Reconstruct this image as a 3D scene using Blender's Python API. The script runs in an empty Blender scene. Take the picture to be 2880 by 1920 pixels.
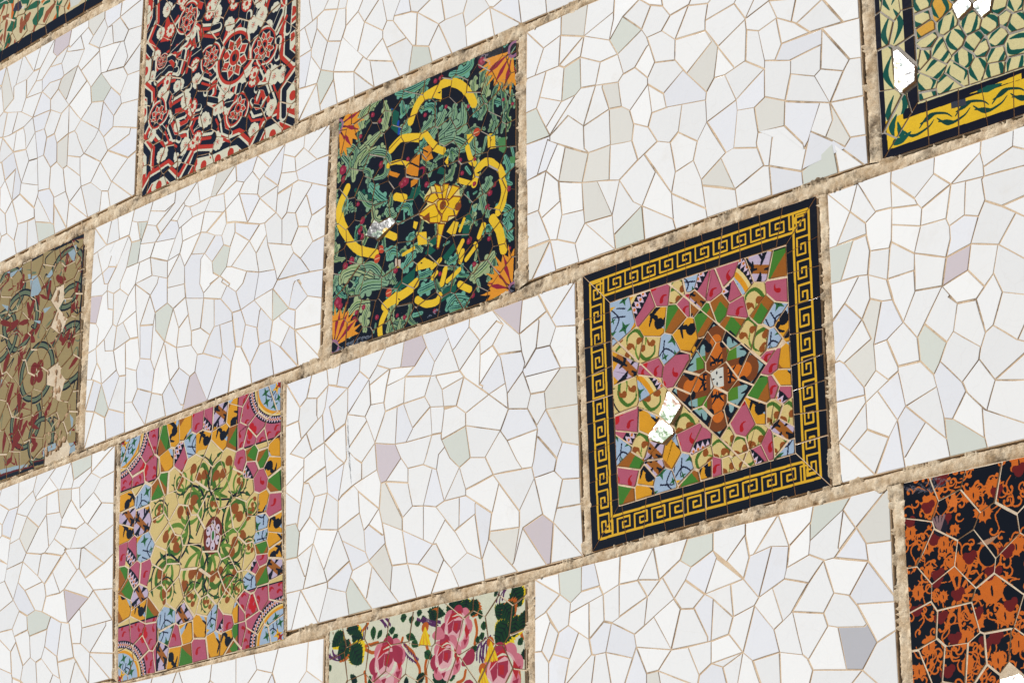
# A sunlit wall of broken-tile mosaic panels, seen from below.  Lengths on the wall are in millimetres.
import bpy, math, random
import numpy as np
from mathutils import Vector
random.seed(7); rng=np.random.default_rng(7)
scene=bpy.context.scene
Z0=4.28                    # height of the wall's datum line above the ground
K=0.007736                      # the wall is very slightly bowed
# ---------------------------------------------------------------- camera, sky, sun
cam=bpy.data.cameras.new('camera'); co=bpy.data.objects.new('camera',cam); scene.collection.objects.link(co)
cam.sensor_width=36.0; cam.lens=101.9653; cam.clip_start=.05; cam.clip_end=500
from mathutils import Matrix
R_=Vector((0.6798365,0.7332915,-0.0102887)); U_=Vector((0.2343195,-0.2039013,0.9505360)); F_=Vector((-0.6949221,0.6486199,0.3104440))
co.matrix_world=Matrix(((R_.x,U_.x,-F_.x,4.73924),(R_.y,U_.y,-F_.y,-4.10653),(R_.z,U_.z,-F_.z,-2.67956+Z0),(0,0,0,1)))
CAMP=Vector((4.73924,-4.10653,-2.67956+Z0))
scene.camera=co
SUN_EL=math.radians(32); SUN_AZ=math.radians(-137)      # azimuth of the sun measured clockwise from +Y
SUN=Vector((math.cos(SUN_EL)*math.sin(SUN_AZ),math.cos(SUN_EL)*math.cos(SUN_AZ),math.sin(SUN_EL)))
w=bpy.data.worlds.new('World'); scene.world=w; w.use_nodes=True
nt=w.node_tree; sky=nt.nodes.new('ShaderNodeTexSky'); sky.sky_type='NISHITA'; sky.sun_disc=False
sky.sun_elevation=SUN_EL; sky.sun_rotation=SUN_AZ; sky.air_density=.8; sky.dust_density=0.1
bg=nt.nodes['Background']; bg.inputs['Strength'].default_value=0.055; nt.links.new(sky.outputs[0],bg.inputs[0])
sl=bpy.data.lights.new('sun','SUN'); sl.energy=3.75; sl.angle=math.radians(.55); sl.color=(1,.975,.94)
so=bpy.data.objects.new('sun',sl); scene.collection.objects.link(so); so.rotation_euler=SUN.to_track_quat('Z','Y').to_euler()
scene.view_settings.view_transform='Standard'; scene.view_settings.look='None'; scene.view_settings.exposure=0.16; scene.view_settings.gamma=1
try: scene.view_settings.use_curve_mapping=False
except Exception: pass

# ---------------------------------------------------------------- helpers
def W(u,v,n=0.0):
    """millimetres along / up / out of the wall -> world metres"""
    return (u/1000., K*(u/1000.)**2-n/1000., v/1000.+Z0)
def lerp(a,b,t): return (a[0]+(b[0]-a[0])*t,a[1]+(b[1]-a[1])*t)
def link(o): scene.collection.objects.link(o); return o
def set_tag(o,label=None,cat=None,group=None,kind=None):
    if label: o['label']=label
    if cat: o['category']=cat
    if group: o['group']=group
    if kind: o['kind']=kind
    return o
def mesh_obj(name,verts,faces,mats,parent=None,origin=(0,0,0),mi=None,uvs=None,smooth=False):
    me=bpy.data.meshes.new(name)
    ox,oy,oz=origin
    me.from_pydata([(x-ox,y-oy,z-oz) for x,y,z in verts],[],faces)
    for m in mats: me.materials.append(m)
    if mi: me.polygons.foreach_set('material_index',mi)
    if smooth: me.polygons.foreach_set('use_smooth',[True]*len(me.polygons))
    if uvs is not None:
        l=me.uv_layers.new(name='print'); arr=np.empty(len(me.loops),dtype=np.int32); me.loops.foreach_get('vertex_index',arr)
        l.data.foreach_set('uv',np.asarray(uvs,dtype=np.float32)[arr].ravel())
    me.update()
    o=link(bpy.data.objects.new(name,me))
    if parent is not None: o.parent=parent
    return o
def smooth_path(p,n=8):
    if len(p)<3: return list(p)
    P=[p[0]]+list(p)+[p[-1]]; out=[]
    for i in range(1,len(P)-2):
        a,b,c,d=P[i-1],P[i],P[i+1],P[i+2]
        for k in range(n):
            t=k/n
            out.append(tuple(.5*((2*b[j])+(c[j]-a[j])*t+(2*a[j]-5*b[j]+4*c[j]-d[j])*t*t+(3*b[j]-a[j]-3*c[j]+d[j])*t**3) for j in (0,1)))
    out.append(p[-1]); return out
def arcpts(r,a0,a1,n=24): return [(r*math.cos(math.radians(a0+(a1-a0)*i/n)),r*math.sin(math.radians(a0+(a1-a0)*i/n))) for i in range(n+1)]

class Canvas:
    """a drawing surface in wall millimetres; becomes the printed glaze of a panel"""
    def __init__(s,box,mm=.8):
        s.x0,s.y0,s.x1,s.y1=box; s.mm=mm
        s.w=int((s.x1-s.x0)/mm)+1; s.h=int((s.y1-s.y0)/mm)+1
        s.px=np.zeros((s.h,s.w,3),np.float32)
    def fill(s,c): s.px[:]=np.array(c)/255.
    def rp(s): return (random.uniform(s.x0,s.x1),random.uniform(s.y0,s.y1))
    def box(s,xa,ya,xb,yb):
        i0=max(0,int((xa-s.x0)/s.mm)-1); i1=min(s.w,int((xb-s.x0)/s.mm)+3)
        j0=max(0,int((ya-s.y0)/s.mm)-1); j1=min(s.h,int((yb-s.y0)/s.mm)+3)
        if i1<=i0 or j1<=j0: return None
        X,Y=np.meshgrid(s.x0+(np.arange(i0,i1))*s.mm,s.y0+(np.arange(j0,j1))*s.mm)
        return i0,i1,j0,j1,X,Y
    def inside(s,pts,X,Y):
        m=np.zeros(X.shape,bool); n=len(pts)
        for k in range(n):
            (xa,ya),(xb,yb)=pts[k],pts[(k+1)%n]
            if ya==yb: continue
            c=((ya>Y)!=(yb>Y))&(X<(xb-xa)*(Y-ya)/(yb-ya)+xa); m^=c
        return m
    def poly(s,pts,c,grow=0):
        pts=list(pts)
        if grow: s.stroke(pts+[pts[0]],grow*2,c,smooth=False)
        xs=[p[0] for p in pts]; ys=[p[1] for p in pts]
        b=s.box(min(xs),min(ys),max(xs),max(ys))
        if b is None: return
        i0,i1,j0,j1,X,Y=b
        s.px[j0:j1,i0:i1][s.inside(pts,X,Y)]=np.array(c)/255.
    def mask(s,pts):
        m=np.zeros((s.h,s.w),bool); xs=[p[0] for p in pts]; ys=[p[1] for p in pts]
        b=s.box(min(xs),min(ys),max(xs),max(ys))
        if b is not None: i0,i1,j0,j1,X,Y=b; m[j0:j1,i0:i1]=s.inside(pts,X,Y)
        return m
    def ell(s,p,rx,ry,c):
        b=s.box(p[0]-rx,p[1]-ry,p[0]+rx,p[1]+ry)
        if b is None: return
        i0,i1,j0,j1,X,Y=b
        s.px[j0:j1,i0:i1][((X-p[0])/rx)**2+((Y-p[1])/ry)**2<1]=np.array(c)/255.
    def disc(s,p,r,c): s.ell(p,r,r,c)
    def ring(s,p,r1,r0,c):
        b=s.box(p[0]-r1,p[1]-r1,p[0]+r1,p[1]+r1)
        if b is None: return
        i0,i1,j0,j1,X,Y=b; d=np.hypot(X-p[0],Y-p[1])
        s.px[j0:j1,i0:i1][(d<r1)&(d>r0)]=np.array(c)/255.
    def stroke(s,pts,w,c,smooth=True,off=0,clip=None,wob=0):
        pts=smooth_path(pts,6) if smooth else list(pts)
        n=len(pts)
        if n<2: return
        if off:
            q=[]
            for i in range(n):
                a=pts[max(0,i-1)]; b=pts[min(n-1,i+1)]; L=math.hypot(b[0]-a[0],b[1]-a[1]) or 1
                q.append((pts[i][0]-(b[1]-a[1])/L*off,pts[i][1]+(b[0]-a[0])/L*off))
            pts=q
        if not isinstance(w,(list,tuple)): w=[w,w]
        ws=np.interp(np.linspace(0,1,n),np.linspace(0,1,len(w)),w)/2.
        col=np.array(c)/255.
        for i in range(n-1):
            (xa,ya),(xb,yb)=pts[i],pts[i+1]; r=max(ws[i],ws[i+1])+wob
            b=s.box(min(xa,xb)-r,min(ya,yb)-r,max(xa,xb)+r,max(ya,yb)+r)
            if b is None: continue
            i0,i1,j0,j1,X,Y=b; dx,dy=xb-xa,yb-ya; L=dx*dx+dy*dy or 1e-9
            t=np.clip(((X-xa)*dx+(Y-ya)*dy)/L,0,1)
            rr=ws[i]+(ws[i+1]-ws[i])*t
            if wob: rr=rr+wob*np.sin((X+Y*.7)*1.1)
            m=(X-xa-t*dx)**2+(Y-ya-t*dy)**2<rr*rr
            if clip is not None: m&=clip[j0:j1,i0:i1]
            s.px[j0:j1,i0:i1][m]=col
    def worn(s,pts,c):
        """a patch where the glaze has flaked"""
        xs=[p[0] for p in pts]; ys=[p[1] for p in pts]
        b=s.box(min(xs),min(ys),max(xs),max(ys))
        if b is None: return
        i0,i1,j0,j1,X,Y=b
        m=s.inside(pts,X,Y)&(rng.random(X.shape)<.5)&(np.sin(X*.35+3*np.sin(Y*.2))+np.sin(Y*.41+X*.1)>-.3)
        s.px[j0:j1,i0:i1][m]=np.array(c)/255.
    def stamp(s,poly,src,cen,at,rot,sc=1.):
        xs=[p[0] for p in poly]; ys=[p[1] for p in poly]
        b=s.box(min(xs),min(ys),max(xs),max(ys))
        if b is None: return
        i0,i1,j0,j1,X,Y=b; m=s.inside(poly,X,Y)
        ca,sa=math.cos(-rot)*sc,math.sin(-rot)*sc; dx,dy=X[m]-cen[0],Y[m]-cen[1]
        sx=at[0]+dx*ca-dy*sa; sy=at[1]+dx*sa+dy*ca
        I=np.abs(((sx/src.mm).astype(int))); J=np.abs(((sy/src.mm).astype(int)))
        I=np.minimum(I%(2*src.w),2*src.w-1-I%(2*src.w)); J=np.minimum(J%(2*src.h),2*src.h-1-J%(2*src.h))
        s.px[j0:j1,i0:i1][m]=src.px[J,I]
    def blit(s,sub,poly):
        m=s.mask(poly); s.px[m]=sub.px[m]
    def shuffle(s,cells,off,rot,keep=lambda c:False):
        """broken pieces are never put back quite where they came from"""
        src=Canvas((s.x0,s.y0,s.x1,s.y1),s.mm); src.px=s.px.copy()
        for c in cells:
            if keep(c): continue
            a=random.uniform(-rot,rot); o=(random.uniform(-off,off),random.uniform(-off,off))
            s.stamp(c['poly'],src,c['cen'],(c['cen'][0]-s.x0+o[0],c['cen'][1]-s.y0+o[1]),a)
    def image(s,name):
        im=bpy.data.images.new(name,s.w,s.h,alpha=False)
        a=np.ones((s.h,s.w,4),np.float32); a[...,:3]=np.clip(s.px*(1+rng.normal(0,.03,(s.h,s.w,1))),0,1)**1.14*.91
        im.pixels.foreach_set(a.ravel()); im.update()
        try: im.pack()
        except Exception: pass
        return im
def rnd_curls(seed,n,cv):
    r=random.Random(seed); out=[]
    for _ in range(n):
        p=(r.uniform(cv.x0,cv.x1),r.uniform(cv.y0,cv.y1)); a=r.uniform(0,6.28); L=r.uniform(18,34)
        out.append((p,(p[0]+L*math.cos(a),p[1]+L*math.sin(a)),(p[0]+L*1.3*math.cos(a+1),p[1]+L*1.3*math.sin(a+1))))
    return out

# ---------------------------------------------------------------- materials
def mat(name):
    m=bpy.data.materials.new(name); m.use_nodes=True
    return m,m.node_tree,m.node_tree.nodes['Principled BSDF']
def node(nt,t,**k):
    n=nt.nodes.new(t)
    for a,b in k.items():
        if a in n.inputs: n.inputs[a].default_value=b
        else: setattr(n,a,b)
    return n
def pos(nt): return nt.nodes.new('ShaderNodeNewGeometry').outputs['Position']
def glaze_bump(nt,b,str_=.10):
    n=node(nt,'ShaderNodeTexNoise',Scale=38.,Detail=2.); nt.links.new(pos(nt),n.inputs['Vector'])
    n2=node(nt,'ShaderNodeTexNoise',Scale=420.,Detail=2.); nt.links.new(pos(nt),n2.inputs['Vector'])
    mx=node(nt,'ShaderNodeMath',operation='MULTIPLY_ADD'); nt.links.new(n2.outputs[0],mx.inputs[0]); mx.inputs[1].default_value=.05; nt.links.new(n.outputs[0],mx.inputs[2])
    bp=node(nt,'ShaderNodeBump',Strength=str_,Distance=.004); nt.links.new(mx.outputs[0],bp.inputs['Height']); nt.links.new(bp.outputs[0],b.inputs['Normal'])
def glaze(name,col,rough=.16,var=.06):
    m,nt,b=mat(name)
    oi=nt.nodes.new('ShaderNodeObjectInfo')
    hs=node(nt,'ShaderNodeHueSaturation'); hs.inputs['Color'].default_value=(*col,1)
    mr=node(nt,'ShaderNodeMapRange'); mr.inputs['To Min'].default_value=1-var; mr.inputs['To Max'].default_value=1+var*.35; nt.links.new(oi.outputs['Random'],mr.inputs[0]); nt.links.new(mr.outputs[0],hs.inputs['Value'])
    # thin washed-over film of grime, and hairlines in the glaze
    n=node(nt,'ShaderNodeTexNoise',Scale=9.,Detail=6.,Roughness=.65); nt.links.new(pos(nt),n.inputs['Vector'])
    cr=nt.nodes.new('ShaderNodeValToRGB'); cr.color_ramp.elements[0].position=.58; cr.color_ramp.elements[0].color=(0,0,0,1); cr.color_ramp.elements[1].position=.86; cr.color_ramp.elements[1].color=(.34,.34,.34,1)
    nt.links.new(n.outputs[0],cr.inputs[0])
    mx=nt.nodes.new('ShaderNodeMix'); mx.data_type='RGBA'; nt.links.new(cr.outputs[0],mx.inputs[0]); nt.links.new(hs.outputs[0],mx.inputs[6]); mx.inputs[7].default_value=(.62,.55,.45,1)
    mp=node(nt,'ShaderNodeMapping'); mp.inputs['Scale'].default_value=(14,14,14); mp.inputs['Rotation'].default_value=(0,.6,0); nt.links.new(pos(nt),mp.inputs[0])
    dn=node(nt,'ShaderNodeTexNoise',Scale=.9,Detail=3.); nt.links.new(mp.outputs[0],dn.inputs['Vector'])
    vo=node(nt,'ShaderNodeTexVoronoi',feature='DISTANCE_TO_EDGE',Scale=.9); 
    ad=node(nt,'ShaderNodeVectorMath',operation='ADD'); nt.links.new(mp.outputs[0],ad.inputs[0]); nt.links.new(dn.outputs['Color'],ad.inputs[1]); nt.links.new(ad.outputs[0],vo.inputs['Vector'])
    c2=nt.nodes.new('ShaderNodeValToRGB'); c2.color_ramp.elements[0].position=0.0; c2.color_ramp.elements[0].color=(.07,.07,.07,1); c2.color_ramp.elements[1].position=.012; c2.color_ramp.elements[1].color=(0,0,0,1)
    nt.links.new(vo.outputs[0],c2.inputs[0])
    m2=nt.nodes.new('ShaderNodeMix'); m2.data_type='RGBA'; nt.links.new(c2.outputs[0],m2.inputs[0]); nt.links.new(mx.outputs[2],m2.inputs[6]); m2.inputs[7].default_value=(.45,.38,.30,1)
    nt.links.new(m2.outputs[2],b.inputs['Base Color'])
    b.inputs['Roughness'].default_value=rough; b.inputs['Specular IOR Level'].default_value=.5
    glaze_bump(nt,b,.06)
    return m
def printed(name,im,rough=.07):
    m,nt,b=mat(name)
    t=nt.nodes.new('ShaderNodeTexImage'); t.image=im; t.interpolation='Linear'; t.extension='EXTEND'
    uv=nt.nodes.new('ShaderNodeUVMap'); uv.uv_map='print'; nt.links.new(uv.outputs[0],t.inputs[0])
    n=node(nt,'ShaderNodeTexNoise',Scale=30.,Detail=5.,Roughness=.7); nt.links.new(pos(nt),n.inputs['Vector'])
    mr=node(nt,'ShaderNodeMapRange'); mr.inputs['To Min'].default_value=.86; mr.inputs['To Max'].default_value=1.1; nt.links.new(n.outputs[0],mr.inputs[0])
    hs=node(nt,'ShaderNodeHueSaturation'); nt.links.new(t.outputs[0],hs.inputs['Color']); nt.links.new(mr.outputs[0],hs.inputs['Value'])
    n2=node(nt,'ShaderNodeTexNoise',Scale=55.,Detail=8.,Roughness=.75); nt.links.new(pos(nt),n2.inputs['Vector'])
    cr=nt.nodes.new('ShaderNodeValToRGB'); cr.color_ramp.elements[0].position=.66; cr.color_ramp.elements[0].color=(0,0,0,1); cr.color_ramp.elements[1].position=.74; cr.color_ramp.elements[1].color=(.4,.4,.4,1)
    nt.links.new(n2.outputs[0],cr.inputs[0])
    mx=nt.nodes.new('ShaderNodeMix'); mx.data_type='RGBA'; nt.links.new(cr.outputs[0],mx.inputs[0]); nt.links.new(hs.outputs[0],mx.inputs[6]); mx.inputs[7].default_value=(.42,.34,.25,1)
    nt.links.new(mx.outputs[2],b.inputs['Base Color']); b.inputs['Roughness'].default_value=rough
    b.inputs['Specular IOR Level'].default_value=.34
    glaze_bump(nt,b,.10)
    return m
def sandy(name,c0,c1,c2,sc=18.,bump=.5,dirt=.5):
    """lime mortar: pale sand, ochre stains, black lichen"""
    m,nt,b=mat(name)
    n=node(nt,'ShaderNodeTexNoise',Scale=sc,Detail=8.,Roughness=.68); nt.links.new(pos(nt),n.inputs['Vector'])
    cr=nt.nodes.new('ShaderNodeValToRGB'); e=cr.color_ramp.elements; e[0].position=.36; e[0].color=(*c0,1); e[1].position=.66; e[1].color=(*c1,1)
    nt.links.new(n.outputs[0],cr.inputs[0])
    n2=node(nt,'ShaderNodeTexNoise',Scale=sc*.33,Detail=10.,Roughness=.78); nt.links.new(pos(nt),n2.inputs['Vector'])
    c_=nt.nodes.new('ShaderNodeValToRGB'); c_.color_ramp.elements[0].position=dirt; c_.color_ramp.elements[0].color=(0,0,0,1); c_.color_ramp.elements[1].position=dirt+.12; c_.color_ramp.elements[1].color=(.9,.9,.9,1)
    nt.links.new(n2.outputs[0],c_.inputs[0])
    mx=nt.nodes.new('ShaderNodeMix'); mx.data_type='RGBA'; nt.links.new(c_.outputs[0],mx.inputs[0]); nt.links.new(cr.outputs[0],mx.inputs[6]); mx.inputs[7].default_value=(*c2,1)
    g=node(nt,'ShaderNodeTexNoise',Scale=420.,Detail=4.,Roughness=.8); nt.links.new(pos(nt),g.inputs['Vector'])
    mr=node(nt,'ShaderNodeMapRange'); mr.inputs['From Min'].default_value=.3; mr.inputs['From Max'].default_value=.7; mr.inputs['To Min'].default_value=.72; mr.inputs['To Max'].default_value=1.22; nt.links.new(g.outputs[0],mr.inputs[0])
    hs=node(nt,'ShaderNodeHueSaturation'); nt.links.new(mx.outputs[2],hs.inputs['Color']); nt.links.new(mr.outputs[0],hs.inputs['Value'])
    nt.links.new(hs.outputs[0],b.inputs['Base Color']); b.inputs['Roughness'].default_value=.93; b.inputs['Specular IOR Level'].default_value=.15
    ad=node(nt,'ShaderNodeMath',operation='MULTIPLY_ADD'); nt.links.new(g.outputs[0],ad.inputs[0]); ad.inputs[1].default_value=.5; nt.links.new(n.outputs[0],ad.inputs[2])
    bp=node(nt,'ShaderNodeBump',Strength=bump,Distance=.004); nt.links.new(ad.outputs[0],bp.inputs['Height']); nt.links.new(bp.outputs[0],b.inputs['Normal'])
    return m
M_BISC=sandy('fired_clay_edge',(.50,.33,.20),(.62,.44,.30),(.2,.13,.08),30,.3,.62)
M_GROUT=sandy('white_panel_grout',(.60,.44,.29),(.76,.61,.44),(.10,.065,.045),11,.5,.525)
M_GROUTP=sandy('pale_grout',(.60,.48,.34),(.74,.63,.48),(.22,.16,.11),26,.5,.60)
M_GROUTG=sandy('grey_grout',(.30,.27,.23),(.46,.42,.37),(.09,.07,.06),24,.6,.58)
M_MORT=sandy('mortar',(.56,.40,.24),(.92,.78,.58),(.10,.07,.045),34,1.0,.515)
M_RUB=sandy('broken_clay',(.44,.27,.15),(.60,.42,.27),(.09,.06,.045),60,.8,.55)
M_BODY=sandy('wall_render',(.46,.36,.25),(.60,.50,.37),(.2,.15,.1),3,.6,.6)
WG={'w':glaze('white_glaze',(.83,.838,.84),.08),'v':glaze('bright_white_glaze',(.87,.875,.87),.08),'b':glaze('bluish_white_glaze',(.785,.80,.84),.08),
    'c':glaze('cream_glaze',(.72,.71,.66),.08),'g':glaze('grey_green_glaze',(.65,.68,.62),.08),'p':glaze('mauve_glaze',(.62,.555,.585),.08),'d':glaze('grey_glaze',(.50,.50,.53),.08)}

# ---------------------------------------------------------------- broken pieces
def clip_half(poly,px,py,nx,ny):
    """keep the side of the line through (px,py) that its normal points away from"""
    out=[]; n=len(poly)
    d=[(p[0]-px)*nx+(p[1]-py)*ny for p in poly]
    for i in range(n):
        j=(i+1)%n
        if d[i]<=0: out.append(poly[i])
        if (d[i]<0<d[j]) or (d[j]<0<d[i]):
            t=d[i]/(d[i]-d[j]); out.append((poly[i][0]+(poly[j][0]-poly[i][0])*t,poly[i][1]+(poly[j][1]-poly[i][1])*t))
    return out
def area(p): return .5*sum(p[i][0]*p[(i+1)%len(p)][1]-p[(i+1)%len(p)][0]*p[i][1] for i in range(len(p)))
def pinside(p,q):
    c=False; n=len(q)
    for i in range(n):
        (xa,ya),(xb,yb)=q[i],q[(i+1)%n]
        if (ya>p[1])!=(yb>p[1]) and p[0]<(xb-xa)*(p[1]-ya)/(yb-ya)+xa: c=not c
    return c
def ccw(p): return p if area(p)>0 else p[::-1]
def fill_seeds(region,seeds,gap,merge):
    out=[]
    for s in seeds:
        if all((s[0]-o[0])**2+(s[1]-o[1])**2>merge*merge for o in out): out.append(s)
    xs=[p[0] for p in region]; ys=[p[1] for p in region]
    tries=0
    while tries<2600:
        tries+=1
        p=(random.uniform(min(xs),max(xs)),random.uniform(min(ys),max(ys)))
        if not pinside(p,region): continue
        if all((p[0]-o[0])**2+(p[1]-o[1])**2>gap*gap for o in out): out.append((p[0],p[1],'',random.uniform(0,6.28)))
    return out
def cells_of(region,seeds,collapse=.34,power=0.,jit=.17):
    region=ccw(region); S=np.array([(s[0],s[1]) for s in seeds]); polys=[]
    wt=rng.uniform(-1,1,len(seeds))*power
    for i,s in enumerate(seeds):
        d=np.hypot(S[:,0]-s[0],S[:,1]-s[1]); order=np.argsort(d)[1:34]; poly=region
        for j in order:
            t=.5+min(.3,max(-.3,(wt[i]-wt[j])/(2*max(1,d[j])**2)))
            mx,my=s[0]+(S[j,0]-s[0])*t,s[1]+(S[j,1]-s[1])*t
            poly=clip_half(poly,mx,my,S[j,0]-s[0],S[j,1]-s[1])
            if len(poly)<3: break
        polys.append(poly)
    # shared corners; short edges are collapsed so that the shards come out angular
    key={}; V=[]
    def vid(p):
        k=(round(p[0]*2),round(p[1]*2))
        for dx in (-1,0,1):
            for dy in (-1,0,1):
                if (k[0]+dx,k[1]+dy) in key: return key[(k[0]+dx,k[1]+dy)]
        key[k]=len(V); V.append(p); return key[k]
    ids=[]
    for p in polys:
        q=[]
        for v in p:
            i=vid(v)
            if not q or q[-1]!=i: q.append(i)
        if len(q)>1 and q[0]==q[-1]: q.pop()
        ids.append(q)
    par=list(range(len(V)))
    def find(a):
        while par[a]!=a: a=par[a]
        return a
    def onb(p):
        n=len(region); c=0
        for i in range(n):
            (xa,ya),(xb,yb)=region[i],region[(i+1)%n]; L=math.hypot(xb-xa,yb-ya)
            if abs((xb-xa)*(p[1]-ya)-(yb-ya)*(p[0]-xa))/L<1.2: c+=1
        return c
    B=[onb(p) for p in V]
    JIT=1
    med=np.median([math.sqrt(abs(area(p))) for p in polys if len(p)>2])
    E=set()
    for q in ids:
        for i in range(len(q)):
            a,b=q[i],q[(i+1)%len(q)]
            if a!=b: E.add((min(a,b),max(a,b)))
    use={}
    for pi_,q in enumerate(ids):
        for v in q: use.setdefault(v,set()).add(pi_)
    def current(q):
        r=[]
        for v in q:
            f=find(v)
            if not r or r[-1]!=f: r.append(f)
        while len(r)>1 and r[0]==r[-1]: r.pop()
        return r
    def good(q):
        r=current(q)
        if len(r)<3 or len(set(r))<len(r): return False
        P=[V[v] for v in r]
        if abs(area(P))<med*med*.16: return False
        for k in range(len(P)):
            a,b,c=P[k-1],P[k],P[(k+1)%len(P)]; l=math.hypot(c[0]-a[0],c[1]-a[1]) or 1
            if ((b[0]-a[0])*(c[1]-a[1])-(b[1]-a[1])*(c[0]-a[0]))/l>1.3: return False
        return True
    for a,b in sorted(E,key=lambda e:math.dist(V[e[0]],V[e[1]])):
        if math.dist(V[a],V[b])>collapse*med: break
        ra,rb=find(a),find(b)
        if ra==rb or (B[ra] and B[rb]): continue
        if math.dist(V[ra],V[rb])>collapse*med*1.3: continue
        if B[rb]>B[ra]: ra,rb=rb,ra
        old=V[ra]; par[rb]=ra
        if not B[ra]: V[ra]=((V[ra][0]+V[rb][0])/2,(V[ra][1]+V[rb][1])/2)
        if all(good(ids[k]) for k in use[ra]|use[rb]): use[ra]=use[ra]|use[rb]
        else: par[rb]=rb; V[ra]=old
    for v in list(use):
        if find(v)!=v or B[v]: continue
        old=V[v]
        for _ in range(5):
            V[v]=(old[0]+random.uniform(-jit,jit)*med,old[1]+random.uniform(-jit,jit)*med)
            if all(good(ids[k]) for k in use[v]): break
            V[v]=old
    out=[]
    for s,q in zip(seeds,ids):
        r=[]
        for i in q:
            f=find(i)
            if f not in r: r.append(f)
        if len(r)<3: continue
        p=ccw([V[i] for i in r])
        if area(p)<90: continue
        cx=sum(v[0] for v in p)/len(p); cy=sum(v[1] for v in p)/len(p)
        out.append(dict(poly=p,cen=(cx,cy),code=s[2],rot=s[3] if len(s)>3 else 0.,seed=(s[0],s[1])))
    # knock the corners about and crack the largest shards in two
    return out
def crack(cells,prob,big):
    out=[]; med=np.median([area(c['poly']) for c in cells])
    for c in cells:
        p=c['poly']; n=len(p)
        if n>=4 and area(p)>big*med and random.random()<prob and c['code'] in ('','w','v','.','z'):
            i=random.randrange(n); j=(i+random.choice([2,n-2] if n<6 else [2,3,n-2]))%n; i,j=min(i,j),max(i,j)
            a=p[i:j+1]; b=p[j:]+p[:i+1]
            if min(area(a),area(b))>.22*area(p):
                for q in (a,b): out.append(dict(c,poly=q,cen=(sum(v[0] for v in q)/len(q),sum(v[1] for v in q)/len(q))))
                continue
        out.append(c)
    return out
def shrink(poly,g):
    """pull every edge in by about g and meet the new edges in mitred corners"""
    p=[]
    for v in poly:
        if not p or math.dist(v,p[-1])>1.2: p.append(v)
    if len(p)>2 and math.dist(p[0],p[-1])<1.2: p.pop()
    n=len(p)
    if n<3: return None
    L=[]
    for i in range(n):
        a,b=p[i],p[(i+1)%n]; l=math.dist(a,b); nx,ny=-(b[1]-a[1])/l,(b[0]-a[0])/l
        gg=g*random.choice((.55,.7,.85,1,1.15,1.4,2.0)); L.append(((a[0]+nx*gg,a[1]+ny*gg),((b[0]-a[0])/l,(b[1]-a[1])/l)))
    out=[]
    for i in range(n):
        (P,d),(R,e)=L[i-1],L[i]; den=d[0]*e[1]-d[1]*e[0]
        if abs(den)<.12: out.append(R); continue
        t=((R[0]-P[0])*e[1]-(R[1]-P[1])*e[0])/den; q=(P[0]+d[0]*t,P[1]+d[1]*t)
        m=math.dist(q,p[i])
        if m>g*5: q=(p[i][0]+(q[0]-p[i][0])*g*5/m,p[i][1]+(q[1]-p[i][1])*g*5/m)
        out.append(q)
    return out if area(out)>60 and area(out)<area(p) else None
TOP=6.0
DQ=None; DH=3.0
def dome(x,y):
    """every panel swells a little towards its middle"""
    if DQ is None: return 0.
    hw=(DQ[1][0]-DQ[0][0])/2; hh=(DQ[0][1]-DQ[3][1])/2; a=(x-(DQ[0][0]+DQ[2][0])/2)/hw; b=(y-(DQ[0][1]+DQ[2][1])/2)/hh
    return DH*(2-abs(a)**3-abs(b)**3)-DH*.9
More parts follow.
